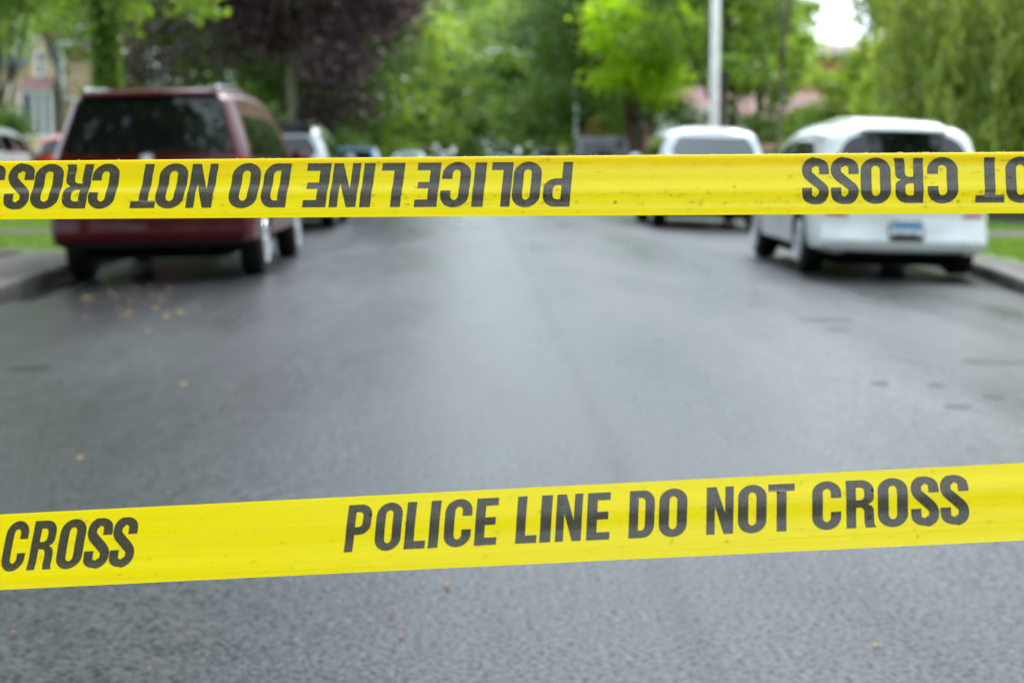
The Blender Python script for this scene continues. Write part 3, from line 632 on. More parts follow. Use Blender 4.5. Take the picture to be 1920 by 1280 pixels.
# ------------------------------------------------------------------ vehicles
class Car:
    def __init__(s, name, label, loc, rz, ry, d, cat='car'):
        s.d = d; s.t = empty(name, loc, rz, ry); tag(s.t, label, cat); s.build()
    def tum(s, z): return float(np.interp(z, [a for a, b in s.d['tum']], [b for a, b in s.d['tum']]))
    def ztop(s, q): return float(np.interp(q * s.d['L'], [a for a, b in s.d['top']], [b for a, b in s.d['top']]))
    def yr(s, z): return float(np.interp(z, [a for a, b in s.d['rear']], [b for a, b in s.d['rear']]))
    def yfr(s, z): return float(np.interp(z, [.2, .45, .8, 1.3], [-.06, 0, -.08, -.3]))
    def plan(s, q):
        L_ = s.d['L']; a = q * L_; b = (1 - q) * L_; e = s.d.get('corner', .16)
        f = 1 - s.d.get('tuck', .07) * max(0, 1 - a / e) ** 2 - .14 * max(0, 1 - b / .55) ** 2
        return f - .015 * max(0, 1 - a / 1.2)
    def Y(s, q, z): return q * s.d['L'] + s.yr(z) * (1 - q) ** 4 + s.yfr(z) * q ** 8
    def half(s, q, z): return s.d['W'] * s.tum(z) * s.plan(q)
    def q_of(s, y, z):
        q = y / s.d['L']
        for _ in range(12): q -= (s.Y(q, z) - y) / s.d['L'] * .9
        return min(1, max(0, q))
    def side(s, sg):
        def fn(y, z, off):
            q = s.q_of(y, z); return Vector((sg * (s.half(q, z) + off), y, z))
        return fn
    def rear(s):
        b = s.d.get('bulge', .06)
        def fn(x, z, off):
            k = x / (s.half(0, z)); k = max(-1, min(1, k)); return Vector((x, s.Y(0, z) - b * (1 - k * k) - off, z))
        return fn
    def top(s):
        def fn(x, y, off): return Vector((x, y, s.ztop(y / s.d['L']) + off + .012 * (1 - (x / s.d['W']) ** 2)))
        return fn
    def build(s):
        d = s.d; t = s.t; L_ = d['L']; zb = d['zb']; P = d['paint']
        qs = [0, .008, .018, .035, .06, .1, .15] + list(np.linspace(.2, .9, 26)) + [.93, .955, .975, .99, 1.0]
        def ring(q):
            zt = s.ztop(q); rr = min(d.get('rr', .12), (zt - zb) * .3); pts = [(0, zb), (s.half(q, zb + .05) * .9, zb), (s.half(q, zb + .05), zb + .05)]
            for z in np.linspace(zb + .1, zt - rr, 18): pts.append((s.half(q, z), z))
            x1 = s.half(q, zt - rr)
            for a in (.3, .6, .9, 1.2, 1.5): pts.append((x1 - rr * 1.3 * (1 - math.cos(a)), zt - rr + (rr - .012) * math.sin(a)))
            pts.append((x1 * .55, zt + d.get('crown', .012) * .6)); pts.append((0, zt + d.get('crown', .012))); return pts
        bm = bmesh.new(); grid = []
        for q in qs:
            rg = ring(q); row = [(x, s.Y(q, z), z) for x, z in rg] + [(-x, s.Y(q, z), z) for x, z in rg[-2:0:-1]]
            grid.append([bm.verts.new(p) for p in row])
        n = len(grid[0])
        for i in range(len(qs) - 1):
            for k in range(n): bm.faces.new((grid[i][k], grid[i][(k + 1) % n], grid[i + 1][(k + 1) % n], grid[i + 1][k]))
        ks = [1, .93, .8, .6, .35, 0, -.35, -.6, -.8, -.93, -1]
        for end, q, sg in ((0, 0, -1), (-1, 1, 1)):
            rg = ring(q); bl = d.get('bulge', .06) if sg < 0 else .22; m = len(rg); rows = []
            for i, (x, z) in enumerate(rg):
                if x == 0: rows.append([grid[end][0 if i == 0 else m - 1]] * len(ks)); continue
                row = []
                for k in ks:
                    if k == 1: row.append(grid[end][i])
                    elif k == -1: row.append(grid[end][n - i])
                    else: row.append(bm.verts.new((x * k, s.Y(q, z) + sg * bl * (1 - k * k), z)))
                rows.append(row)
            for i in range(m - 1):
                for j in range(len(ks) - 1):
                    vs = []
                    for v in (rows[i][j], rows[i][j + 1], rows[i + 1][j + 1], rows[i + 1][j]):
                        if v not in vs: vs.append(v)
                    if len(vs) > 2: bm.faces.new(vs)
        # wheel arches cut out with cylinders
        bmesh.ops.recalc_face_normals(bm, faces=bm.faces[:])
        me = bpy.data.meshes.new('body'); bm.to_mesh(me); bm.free(); body = link('body', me)
        cb = bmesh.new()
        for yw in d['wheels']:
            for sg in (-1, 1):
                lathe(cb, [(sg * (d['W'] - .27), d['wr'] + .055), (sg * (d['W'] + .3), d['wr'] + .055)], 'x', 32, (0, yw, d['wr'] + .01))
        bmesh.ops.recalc_face_normals(cb, faces=cb.faces[:])
        cm = bpy.data.meshes.new('cut'); cb.to_mesh(cm); cb.free(); co = link('cutter', cm)
        md = body.modifiers.new('b', 'BOOLEAN'); md.object = co; md.operation = 'DIFFERENCE'; md.solver = 'EXACT'
        dg = bpy.context.evaluated_depsgraph_get(); nm = bpy.data.meshes.new_from_object(body.evaluated_get(dg))
        body.modifiers.clear(); body.data = nm; bpy.data.objects.remove(co); nm.materials.clear(); nm.materials.append(P); nm.materials.append(UNDER); nm.name = 'body'
        nm.polygons.foreach_set('use_smooth', [True] * len(nm.polygons))
        for pg in nm.polygons:
            c = pg.center
            inner = any((c.y - yw) ** 2 + (c.z - d['wr'] - .01) ** 2 < (d['wr'] + .06) ** 2 for yw in d['wheels']) and abs(c.x) < s.half(.4, max(.3, c.z)) - .004
            pg.material_index = 1 if (c.z < zb + .02 or inner) else 0
            if inner: pg.use_smooth = False
        try: nm.set_sharp_from_angle(angle=R(38))
        except Exception: pass
        body.parent = t
        # underbody
        bm = bmesh.new(); box(bm, -d['W'] * .68, d['W'] * .68, .3, L_ - .6, zb - .12, zb + .03)
        tube(bm, [(-d['W'] * .75, d['wheels'][0], d['wr'] - .02), (d['W'] * .75, d['wheels'][0], d['wr'] - .02)], .05, 8)
        box(bm, .12, .42, .35, .75, zb - .10, zb + .02); tube(bm, [(.5, -.02, zb - .02), (.5, .4, zb - .02)], .03, 8)
        obj('underbody', bm, UNDER, t)
        for yw in d['wheels']:
            for sg in (-1, 1):
                r = d['wr']; xo = d['W'] * s.tum(r) + .008; wd = .225
                bm = bmesh.new(); lathe(bm, [(0, r * .66), (0.002, r * .70), (.012, r * .93), (.03, r * .985), (.06, r), (wd - .06, r), (wd - .03, r * .985), (wd, r * .9), (wd, r * .62)], 'x', 36)
                for v in bm.verts: v.co = Vector((sg * (xo - v.co.x), yw + v.co.y, r + v.co.z))
                wh = obj('wheel', bm, RUBBER, t, True)
                bm = bmesh.new(); ri = r * .665
                lathe(bm, [(-.006, ri * 1.0), (-.012, ri * .985), (.0, ri * .9), (.055, ri * .86), (.06, ri * .2), (.06, .02)], 'x', 30)
                ns = d.get('spokes', 5)
                for k in range(ns):
                    a = 2 * math.pi * k / ns + .3
                    b2 = bmesh.new(); box(b2, -.004, .05, -ri * .12, ri * .12, .02, ri * .93)
                    for v in b2.verts:
                        if v.co.z > .1: v.co.y *= .75
                        y, z = v.co.y, v.co.z; v.co.y = y * math.cos(a) - z * math.sin(a); v.co.z = y * math.sin(a) + z * math.cos(a)
                    tm = bpy.data.meshes.new('t'); b2.to_mesh(tm); b2.free(); bm.from_mesh(tm); bpy.data.meshes.remove(tm)
                lathe(bm, [(-.012, .02), (-.010, ri * .2), (.05, ri * .24)], 'x', 16)
                for v in bm.verts: v.co = Vector((sg * (xo - v.co.x), yw + v.co.y, r + v.co.z))
                me = bpy.data.meshes.new('rim'); bmesh.ops.recalc_face_normals(bm, faces=bm.faces[:])
                for f in bm.faces:
                    cc_ = f.calc_center_median(); f.material_index = 1 if abs(cc_.x) < abs(xo) - .052 else 0
                bm.to_mesh(me); bm.free(); link('rim', me, [ALLOY, BLACKP], wh)
        G = d.get('glass', GLASS)
        s.rg = panel('rear_window', d['rglass'], s.rear(), G, t, r=.07, thick=.014)
        for pl in d['swin']:
            for sg in (-1, 1): panel('side_window', pl, s.side(sg), GLASS, t, r=.04, thick=.012)
        ws = d['wshield']; panel('windscreen', [(-ws[2], ws[0]), (ws[2], ws[0]), (ws[3], ws[1]), (-ws[3], ws[1])], s.top(), GLASS, t, r=.06, thick=.02)
        for sg in (-1, 1):
            tl = d['tail']; o = panel('tail_light', [(sg * a, b) for a, b in tl], s.rear(), REDL, t, r=.03, thick=.03, step=.08)
            panel('headlight', [(s.d['L'] - .62, .62), (s.d['L'] - .22, .60), (s.d['L'] - .24, .74), (s.d['L'] - .66, .80)], s.side(sg), CLEARL, t, r=.03, thick=.03)
            bm = bmesh.new(); ym = ws[0] - .55 if ws[0] > 2 else ws[0]; ym = d['mir']; xm = s.half(.6, d['mz']) 
            box(bm, sg * (xm + .03) if sg > 0 else sg * (xm + .23), sg * (xm + .23) if sg > 0 else sg * (xm + .03), ym - .06, ym + .06, d['mz'] - .06, d['mz'] + .10, bev=.03)
            tube(bm, [(sg * (xm - .03), ym, d['mz'] - .05), (sg * (xm + .08), ym, d['mz'] - .03)], .022, 6); obj('wing_mirror', bm, d.get('mirm', P), t, True)
            for k, (y0, z0) in enumerate(d['handles']):
                panel('door_handle', [(y0, z0), (y0 + .17, z0), (y0 + .17, z0 + .035), (y0, z0 + .035)], s.side(sg), d.get('hm', P), t, r=.015, thick=.05)
            # shut lines
            for y0 in d['shut']:
                panel('door_seam', [(y0, zb + .16), (y0 + .012, zb + .16), (y0 + .012, d['belt']), (y0, d['belt'])], s.side(sg), BLACKP, t, r=0, thick=.006, step=.15)
        if 'rub' in d:
            for sg in (-1, 1): panel('side_moulding', [(d['rub'][0], d['rub'][2]), (d['rub'][1], d['rub'][2]), (d['rub'][1], d['rub'][3]), (d['rub'][0], d['rub'][3])], s.side(sg), P, t, r=.01, thick=.03)
        if 'rails' in d:
            for sg in (-1, 1):
                xr = s.d['W'] * s.tum(9) - .10; y0, y1, m = d['rails']; bm = bmesh.new()
                zz = lambda y: s.ztop(y / L_)
                tube(bm, [(sg * xr, y0, zz(y0) - .02), (sg * xr, y0 + .12, zz(y0)  + .005), (sg * xr, (y0 + y1) / 2, zz((y0 + y1) / 2) + .015), (sg * xr, y1 - .12, zz(y1) + .005), (sg * xr, y1, zz(y1) - .02)], .018, 8)
                obj('roof_rail', bm, m, t, True)
    def plate(s, z0, z1, deep=0, cov=None, w=.155):
        f = s.rear(); pl = panel('licence_plate', [(-w, z0), (w, z0), (w, z1), (-w, z1)], lambda x, z, o: Vector((x, f(0, .5 * (z0 + z1), 0).y - .012 - o, z)), PLATEW, s.t, r=.015, thick=.012)
        zz = z1 - (z1 - z0) * .36
        panel('plate_band', [(-w + .012, zz), (w - .012, zz), (w - .012, z1 - .01), (-w + .012, z1 - .01)], lambda x, z, o: Vector((x, f(0, .5 * (z0 + z1), 0).y - .018 - o * .5, z)), PLATEB, pl, r=.01, thick=.006)
        yy = f(0, .5 * (z0 + z1), 0).y
        for k in range(7):
            if k == 3: continue
            bm = bmesh.new()
            x = -w + .035 + k * (2 * w - .06) / 7; box(bm, x, x + .007, yy - .021, yy - .0165, z0 + .035, zz - .025); box(bm, x + .012, x + .026, yy - .0205, yy - .0168, z0 + .06 - .01 * (k % 3), z0 + .07)
            obj('plate_character', bm, INKD, pl)
        return pl

# 1 maroon minivan
van = Car('parked_minivan', 'maroon minivan with roof rails parked at the left kerb, rear to the viewer', (-3.01, 16.0, -.055), 0, -.026, dict(
    L=5.1, W=.985, zb=.34, wr=.335, wheels=(.98, 4.0), paint=P_MAROON, belt=1.12, corner=.22, tuck=.085, bulge=.075, rr=.15, spokes=7,
    tum=[(.2, .93), (.4, .985), (.7, 1.0), (.95, .99), (1.12, .965), (1.3, .915), (1.5, .845), (1.7, .775), (1.84, .73)],
    top=[(0, 1.79), (.25, 1.82), (1.4, 1.85), (2.6, 1.83), (3.2, 1.75), (3.5, 1.64), (4.2, 1.08), (4.5, 1.0), (4.9, .86), (5.1, .72)],
    rear=[(.2, .12), (.36, .05), (.44, .015), (.48, 0), (.52, .02), (.70, .03), (.76, .09), (1.1, .11), (1.25, .16), (1.68, .33), (1.82, .40)],
    rglass=[(-.79, 1.215), (.79, 1.215), (.665, 1.745), (-.665, 1.745)],
    swin=[[(.42, 1.16), (1.35, 1.15), (1.35, 1.56), (.62, 1.56)], [(1.42, 1.15), (2.55, 1.13), (2.55, 1.56), (1.42, 1.56)], [(2.62, 1.13), (3.62, 1.10), (3.2, 1.50), (2.62, 1.55)]],
    wshield=(3.42, 4.16, .62, .74), tail=[(.80, .80), (.93, .80), (.905, 1.17), (.84, 1.17)], mir=3.5, mz=1.12, handles=[(1.6, 1.0), (2.7, 1.0)], shut=[1.38, 2.58, 3.66],
    rub=(1.45, 3.6, .55, .61), rails=(.40, 3.0, P_SILVER)))
f = van.rear()
panel('spoiler', [(-.66, 1.755), (.66, 1.755), (.62, 1.785), (-.62, 1.785)], lambda x, z, o: f(x, z, o + .03), P_MAROON, van.t, thick=.08, r=.01)
em = panel('emblem', [(-.065, 1.105), (.065, 1.105), (.052, 1.205), (-.052, 1.205)], lambda x, z, o: f(x, z, o), EMBL, van.t, r=.03, thick=.02, step=.05, holes=[[(-.052, 1.117), (-.043, 1.193), (-.018, 1.193), (-.018, 1.168), (.018, 1.168), (.018, 1.193), (.043, 1.193), (.052, 1.117), (.028, 1.117), (.026, 1.146), (-.026, 1.146), (-.028, 1.117)][::-1]])
hb = panel('emblem_bar', [(-.04, 1.120), (-.024, 1.120), (-.02, 1.150), (.02, 1.150), (.024, 1.120), (.04, 1.120), (.034, 1.188), (.02, 1.188), (.016, 1.166), (-.016, 1.166), (-.02, 1.188), (-.034, 1.188)], f, EMBL, em, r=0, thick=.03, step=.05)
panel('bumper_step', [(-.78, .735), (.78, .735), (.76, .765), (-.76, .765)], lambda x, z, o: f(x, .72, o + .01) + Vector((0, 0, z - .72)), BLACKP, van.t, thick=.03, r=.01)
panel('plate_garnish', [(-.42, 1.00), (.42, 1.00), (.42, 1.05), (-.42, 1.05)], f, CHROME, van.t, thick=.03, r=.02)
van.plate(.82, .97)
panel('rear_valance', [(-.84, .345), (.84, .345), (.86, .40), (-.86, .40)], f, BLACKP, van.t, thick=.02, r=.02)
panel('rear_wiper', [(-.02, 1.205), (.32, 1.25), (.32, 1.262), (-.02, 1.225)], f, BLACKP, van.t, thick=.045, r=.003)

# 2 white hatchback
hat = Car('parked_hatchback', 'white hatchback parked at the right kerb with a blue and white licence plate', (4.12, 16.3, -.045), 0, .022, dict(
    L=4.25, W=.875, zb=.235, wr=.315, wheels=(.82, 3.42), paint=P_WHITE, belt=.95, corner=.26, tuck=.09, bulge=.12, rr=.20, crown=.045, spokes=8,
    tum=[(.2, .93), (.35, .985), (.6, 1.0), (.85, .985), (.98, .955), (1.15, .89), (1.30, .82), (1.45, .72), (1.6, .62)],
    top=[(0, 1.46), (.2, 1.49), (1.2, 1.53), (1.9, 1.515), (2.3, 1.46), (3.15, 1.00), (3.5, .93), (4.0, .80), (4.25, .66)],
    rear=[(.2, .12), (.28, .03), (.37, 0), (.44, .03), (.58, .055), (.75, .05), (.95, .09), (1.1, .14), (1.42, .26), (1.54, .36)],
    rglass=[(-.69, 1.08), (-.545, 1.33), (-.40, 1.385), (-.15, 1.41), (.15, 1.41), (.40, 1.385), (.545, 1.33), (.69, 1.08)],
    swin=[[(.62, 1.10), (.98, 1.01), (.98, 1.31), (.80, 1.27)], [(1.03, 1.0), (1.85, .99), (1.85, 1.36), (1.03, 1.34)], [(1.92, .99), (2.95, .98), (2.35, 1.30), (1.92, 1.36)]],
    wshield=(2.22, 3.05, .56, .68), tail=[(.60, .80), (.845, .82), (.80, .99), (.62, .97)], mir=2.75, mz=1.0, handles=[(1.1, .87), (2.0, .87)], shut=[1.05, 1.88, 2.95]))
f2 = hat.rear()
panel('spoiler', [(-.44, 1.42), (.44, 1.42), (.36, 1.455), (-.36, 1.455)], lambda x, z, o: f2(x, z, o + .03), P_WHITE, hat.t, thick=.12, r=.02)
pr = panel('plate_recess', [(-.17, .362), (.17, .362), (.17, .558), (-.17, .558)], f2, BLACKP, hat.t, thick=.02, r=.05)
bp_ = [(-.80, .30), (.80, .30), (.80, .52), (.62, .455), (.45, .40), (.25, .365), (-.25, .365), (-.45, .40), (-.62, .455), (-.80, .52)]
panel('bumper', bp_, f2, P_WHITE, hat.t, thick=.075, r=.03)
panel('tailgate_seam', [(-.60, .72), (.60, .72), (.60, .728), (-.60, .728)], f2, BLACKP, hat.t, thick=.008, r=0)
hat.plate(.375, .545)
for sg in (-1, 1): panel('bumper_reflector', [(sg * .56, .595), (sg * .76, .60), (sg * .76, .635), (sg * .56, .63)], f2, REDL, hat.t, thick=.02, r=.01)
panel('diffuser', [(-.62, .222), (.62, .222), (.56, .262), (-.56, .262)], f2, BLACKP, hat.t, thick=.02, r=.01)
panel('rear_wiper', [(-.02, 1.07), (.30, 1.09), (.30, 1.102), (-.02, 1.085)], f2, BLACKP, hat.t, thick=.045, r=.003)
bm = bmesh.new(); lathe(bm, [(-.01, .02), (-.012, .045), (0, .05)], 'x', 20)
for v in bm.verts: v.co = Vector((v.co.y, f2(0, .90, 0).y + v.co.x - .004, .90 + v.co.z))
obj('emblem', bm, CHROME, hat.t)

SUV = dict(L=4.5, W=.925, zb=.30, wr=.35, wheels=(.85, 3.5), paint=P_WHITE2, belt=1.08, corner=.26, tuck=.09, bulge=.10, rr=.19, crown=.03,
    tum=[(.2, .93), (.4, .985), (.7, 1.0), (.95, .985), (1.1, .955), (1.3, .885), (1.5, .785), (1.65, .70), (1.75, .68)],
    top=[(0, 1.57), (.25, 1.61), (1.3, 1.645), (2.1, 1.63), (2.5, 1.58), (3.2, 1.14), (3.6, 1.07), (4.2, .93), (4.5, .76)],
    rear=[(.2, .10), (.4, .02), (.6, 0), (.75, .03), (.95, .07), (1.1, .12), (1.45, .30), (1.65, .38)],
    rglass=[(-.62, 1.13), (.62, 1.13), (.70, 1.24), (.57, 1.48), (-.57, 1.48), (-.70, 1.24)],
    swin=[[(.5, 1.16), (1.0, 1.12), (1.0, 1.47), (.72, 1.45)], [(1.06, 1.11), (1.9, 1.10), (1.9, 1.50), (1.06, 1.48)], [(1.97, 1.10), (3.05, 1.08), (2.5, 1.42), (1.97, 1.50)]],
    wshield=(2.42, 3.12, .58, .70), tail=[(.68, .88), (.875, .90), (.84, 1.10), (.70, 1.08)], mir=2.85, mz=1.1, handles=[(1.15, .98), (2.05, .98)], shut=[1.03, 1.93, 3.08], glass=GLASS2)
suv = Car('parked_suv', 'white SUV with a pale reflecting rear window, parked ahead of the white hatchback', (3.87, 27.6, -.04), 0, .02, dict(SUV), 'SUV'); suv.plate(.72, .86)
d = dict(SUV); d.update(paint=P_SILVER, glass=GLASS, rails=(.4, 2.3, BLACKP), top=[(a, b + .06) for a, b in SUV['top']], spokes=6)
suv2 = Car('parked_suv', 'silver-grey SUV with a dark rear window parked in front of the maroon minivan', (-3.16, 27.2, -.05), 0, -.02, d, 'SUV'); suv2.plate(.72, .86)
panel('roof_panel', [(-.62, .22), (.62, .22), (.62, 2.2), (-.62, 2.2)], suv2.top(), P_BLACK, suv2.t, thick=.04, r=.05)
fs = suv2.rear(); panel('spoiler', [(-.64, 1.56), (.64, 1.56), (.60, 1.63), (-.60, 1.63)], lambda x, z, o: fs(x, z, o + .03), BLACKP, suv2.t, thick=.1, r=.02)
bm = bmesh.new(); lathe(bm, [(-.02, .02), (-.02, .17), (.0, .17)], 'x', 20)
# boxy off-roader
d = dict(SUV); d.update(crown=.012, L=4.3, W=.93, paint=P_DARK, glass=GLASS, rr=.07, tuck=.03, corner=.1, bulge=.02, wr=.38, zb=.42, wheels=(.8, 3.4), belt=1.2,
    tum=[(.2, .97), (.6, 1.0), (1.1, .99), (1.3, .96), (1.8, .90)], top=[(0, 1.80), (.2, 1.82), (2.3, 1.82), (2.5, 1.78), (2.85, 1.25), (4.0, 1.15), (4.3, .95)],
    rear=[(.2, .02), (.6, 0), (1.2, .02), (1.8, .09)], rglass=[(-.66, 1.27), (.66, 1.27), (.62, 1.66), (-.62, 1.66)],
    swin=[[(.25, 1.27), (1.0, 1.27), (1.0, 1.66), (.27, 1.66)], [(1.06, 1.27), (1.75, 1.27), (1.75, 1.66), (1.06, 1.66)], [(1.81, 1.27), (2.55, 1.27), (2.35, 1.66), (1.81, 1.66)]],
    wshield=(2.5, 2.82, .68, .74), tail=[(.80, .85), (.90, .85), (.90, 1.15), (.80, 1.15)], mz=1.3, mir=2.55, handles=[(1.12, 1.1), (1.9, 1.1)], shut=[1.03, 1.78, 2.6])
jeep = Car('parked_off_roader', 'boxy dark grey off-roader with a spare wheel, parked far ahead on the right', (4.2, 56, -.06), 0, .01, d, 'SUV')
bm = bmesh.new(); lathe(bm, [(-.30, .12), (-.30, .32), (-.27, .38), (-.12, .38), (-.08, .34), (-.04, .1)], 'x', 28)
for v in bm.verts: v.co = Vector((.05 + v.co.y, v.co.x, .98 + v.co.z))
obj('spare_wheel', bm, RUBBER, jeep.t, True)
SEDAN = dict(L=4.6, W=.89, zb=.22, wr=.32, wheels=(.95, 3.65), paint=P_BLUE, belt=.93, corner=.25, tuck=.09, bulge=.09, rr=.10,
    tum=[(.2, .93), (.35, .985), (.6, 1.0), (.85, .98), (.95, .95), (1.15, .86), (1.35, .75), (1.45, .70)],
    top=[(0, .98), (.15, 1.03), (.75, 1.06), (1.0, 1.14), (1.5, 1.36), (1.9, 1.43), (2.4, 1.43), (2.75, 1.36), (3.4, 1.0), (3.7, .93), (4.4, .80), (4.6, .66)],
    rear=[(.2, .10), (.4, .01), (.6, 0), (.9, .06), (1.05, .1), (1.5, .1)], rglass=[(-.3, .90), (.3, .90), (.3, .905), (-.3, .905)],
    swin=[[(1.35, .98), (2.1, .97), (2.1, 1.28), (1.72, 1.27)], [(2.17, .97), (3.1, .96), (2.6, 1.24), (2.17, 1.29)]],
    wshield=(2.72, 3.32, .56, .66), tail=[(.55, .74), (.84, .76), (.82, .90), (.56, .88)], mir=2.95, mz=.98, handles=[(1.4, .87), (2.25, .87)], shut=[1.3, 2.14, 3.1])
class Sedan(Car):
    def build(s):
        super().build(); 
        s.rg.data.materials[0] = CHROME; s.rg.name = 'boot_trim'
        panel('rear_window', [(-.64, .84), (.64, .84), (.54, 1.40), (-.54, 1.40)], s.top(), GLASS, s.t, r=.06, thick=.02)
def sedan(label, loc, rz, pnt, **kw):
    d = dict(SEDAN); d['paint'] = pnt; d.update(kw); return Sedan('parked_car', label, loc, rz, 0, d)
se1 = sedan('blue-grey saloon parked beyond the silver-grey SUV on the left', (-3.25, 44, -.05), 0, P_BLUE)
hd = dict(hat.d); hd.update(paint=P_WHITE2)
c = Car('parked_car', 'white car on the drive at the left edge, a red tail light showing', (-10.5, 34.2, .10), R(-3), 0, dict(SUV, paint=P_WHITE, glass=GLASS, tail=[(.66, .95), (.875, .97), (.85, 1.22), (.74, 1.22)]), 'car')
hd = dict(hat.d); hd.update(paint=P_RED)
c = Car('parked_car', 'bright red car half hidden behind the maroon minivan, beside the white car on the drive', (-8.75, 36.8, .09), R(-14), 0, hd, 'car')
sedan('faded red saloon parked beside the houses behind the white hatchback', (9.6, 54, .08), 0, P_PINK)
def clone(src, label, loc, rz=0, group='cars parked far down the street'):
    c = copy_tree(src.t); c.location = loc; c.rotation_euler = (0, 0, rz); c['label'] = label; c['group'] = group; return c
clone(se1, 'blue-grey saloon tiny in the distance at the left kerb', (-3.2, 84, -.05))
clone(suv, 'white SUV tiny in the distance at the right kerb beyond the off-roader', (4.25, 98, -.05))
clone(suv2, 'silver-grey SUV tiny in the distance on the left below the far trees', (-3.2, 122, -.05))
clone(suv, 'white SUV tiny at the very far end of the left kerb', (-3.2, 160, -.05))
clone(suv2, 'silver-grey SUV parked on the crossing street at the far end', (-3.5, 209, -.1), R(90))
clone(se1, 'blue-grey saloon on the crossing street at the far end', (5.2, 210, -.1), R(90))

# ------------------------------------------------------------------ signs at the far end
def sign(label, x, kind, y=214.6, h=2.2):
    t = empty('street_sign', (x, y, 0)); bm = bmesh.new(); tube(bm, [(0, .03, 0), (0, .03, h + .3)], .035, 8); obj('post', bm, GALV, t)
    if kind == 'stop':
        pts = [(.38 * math.cos(R(22.5 + 45 * k)), h + .38 * math.sin(R(22.5 + 45 * k))) for k in range(8)]
        pl = panel('sign_plate', pts, lambda x, z, o: Vector((x, -.02 - o, z)), SIGNR, t, r=0, thick=.01, step=9)
        cu = bpy.data.curves.new('w', 'FONT'); cu.body = 'STOP'; cu.size = .26; cu.align_x = 'CENTER'; cu.align_y = 'CENTER'; cu.extrude = .002
        to = bpy.data.objects.new('w', cu); COL.objects.link(to); dg = bpy.context.evaluated_depsgraph_get(); me = bpy.data.meshes.new_from_object(to.evaluated_get(dg)); bpy.data.objects.remove(to)
        me.name = 'lettering'; o = link('lettering', me, SIGNW, pl); o.location = (0, -.03, h); o.rotation_euler = (R(90), 0, 0)
    else:
        pl = panel('sign_plate', [(-.3, h - .45), (.3, h - .45), (.3, h + .4), (-.3, h + .4)], lambda x, z, o: Vector((x, -.02 - o, z)), SIGNW, t, r=.04, thick=.01, step=9)
        panel('sign_band', [(-.22, h + .22), (.22, h + .22), (.22, h + .32), (-.22, h + .32)], lambda x, z, o: Vector((x, -.027 - o, z)), SIGNR, pl, r=.01, thick=.006, step=9)
    return tag(t, label, 'sign', 'signs at the far end of the street')
sign('white sign at the far end, leftmost and largest of the row', -6.1, 'w', 214.6, 2.0)
sign('pale sign at the far end, second from the left', -4.7, 'w')
sign('pale sign at the far end, third from the left', -2.55, 'w', 214.6, 1.9)
sign('pale sign at the far end just left of the red stop sign', 5.6, 'w', 214.6, 1.9)
sign('red stop sign at the far end of the street', 7.5, 'stop', 214.6, 2.3)
sign('white sign at the far end just right of the red stop sign', 8.8, 'w', 214.6, 1.95)

# ------------------------------------------------------------------ fallen leaves
def fallen(px, py, s, m, seed, label, group=None):
    rnd = random.Random(seed); bm = bmesh.new(); c = bm.verts.new((0, 0, .004)); ring = []
    n = 10
    for k in range(n):
        t = 2 * math.pi * k / n; r = s * (.5 + .5 * abs(math.cos(t)) ** .7) * rnd.uniform(.75, 1.1)
        ring.append(bm.verts.new((r * math.cos(t), r * .6 * math.sin(t), .004 + rnd.uniform(0, .25) * s)))
    for k in range(n): bm.faces.new((c, ring[k], ring[(k + 1) % n]))
    r_ = bmesh.ops.extrude_face_region(bm, geom=bm.faces[:])
    for v in r_['geom']:
        if isinstance(v, bmesh.types.BMVert): v.co.z += .0015
    o = obj('fallen_leaf', bm, LEAF_FALL[m]); p = ground_pt(px, py); o.location = (p.x, p.y, crown(p.x) + .001); o.rotation_euler = (0, 0, rnd.uniform(0, 6.28))
    return tag(o, label, 'leaf', group)
SINGLE = [(838, 1101, .016, 0, 'curled orange leaf on the asphalt just below the middle of the lower tape'), (757, 1108, .006, 2, 'tiny brown leaf left of the curled orange leaf below the lower tape'),
    (733, 1159, .009, 0, 'small orange leaf a little below and left of the curled orange leaf'), (751, 1196, .009, 0, 'small pale orange leaf, lower of two close together below the lower tape'),
    (353, 1190, .009, 0, 'small orange leaf on the asphalt below the lower tape at left'), (281, 1256, .008, 0, 'orange leaf near the bottom edge of the photo at left'),
    (26, 1187, .011, 2, 'brownish leaf at the left edge below the lower tape'), (1643, 1213, .012, 1, 'yellow leaf on the asphalt near the bottom right'),
    (1711, 1213, .006, 0, 'tiny orange leaf right of the yellow leaf near the bottom right'), (327, 926, .012, 2, 'brown leaf just above the lower tape at left'),
    (150, 861, .014, 1, 'yellow leaf on the dark road at left between the two tapes'), (345, 722, .020, 1, 'yellow leaf at left centre, midway between the minivan and the lower tape'),
    (278, 621, .022, 1, 'yellow-green leaf on the road right behind the minivan group'), (400, 657, .018, 0, 'brownish leaf to the right of the yellow leaves behind the minivan'),
    (238, 718, .014, 2, 'brown leaf left of the yellow leaf at left centre'), (620, 884, .008, 2, 'dark brown leaf above the lower tape near its first letter'),
    (1870, 1016, .010, 0, 'orange leaf right under the lower tape at the right edge'), (1650, 1165, .006, 2, 'tiny brown leaf above the yellow leaf near the bottom right')]
for i, (a, b, s, m, lb) in enumerate(SINGLE): fallen(a, b, s * 1.15, m, i, lb)
rnd = random.Random(4)
for i in range(34):
    a = rnd.gauss(240, 85); b = rnd.uniform(538, 612)
    if a < 110: a = 110 + rnd.random() * 60
    fallen(a, b, rnd.uniform(.020, .034), rnd.choice([0, 1, 1, 2]), 100 + i, 'small yellowish fallen leaf on the wet road just behind the maroon minivan', 'fallen leaves behind the minivan')
for i in range(12):
    fallen(rnd.uniform(1540, 1830), rnd.uniform(545, 575), rnd.uniform(.014, .022), rnd.choice([0, 1, 2]), 200 + i, 'small fallen leaf on the wet road just behind the white hatchback', 'fallen leaves behind the hatchback')

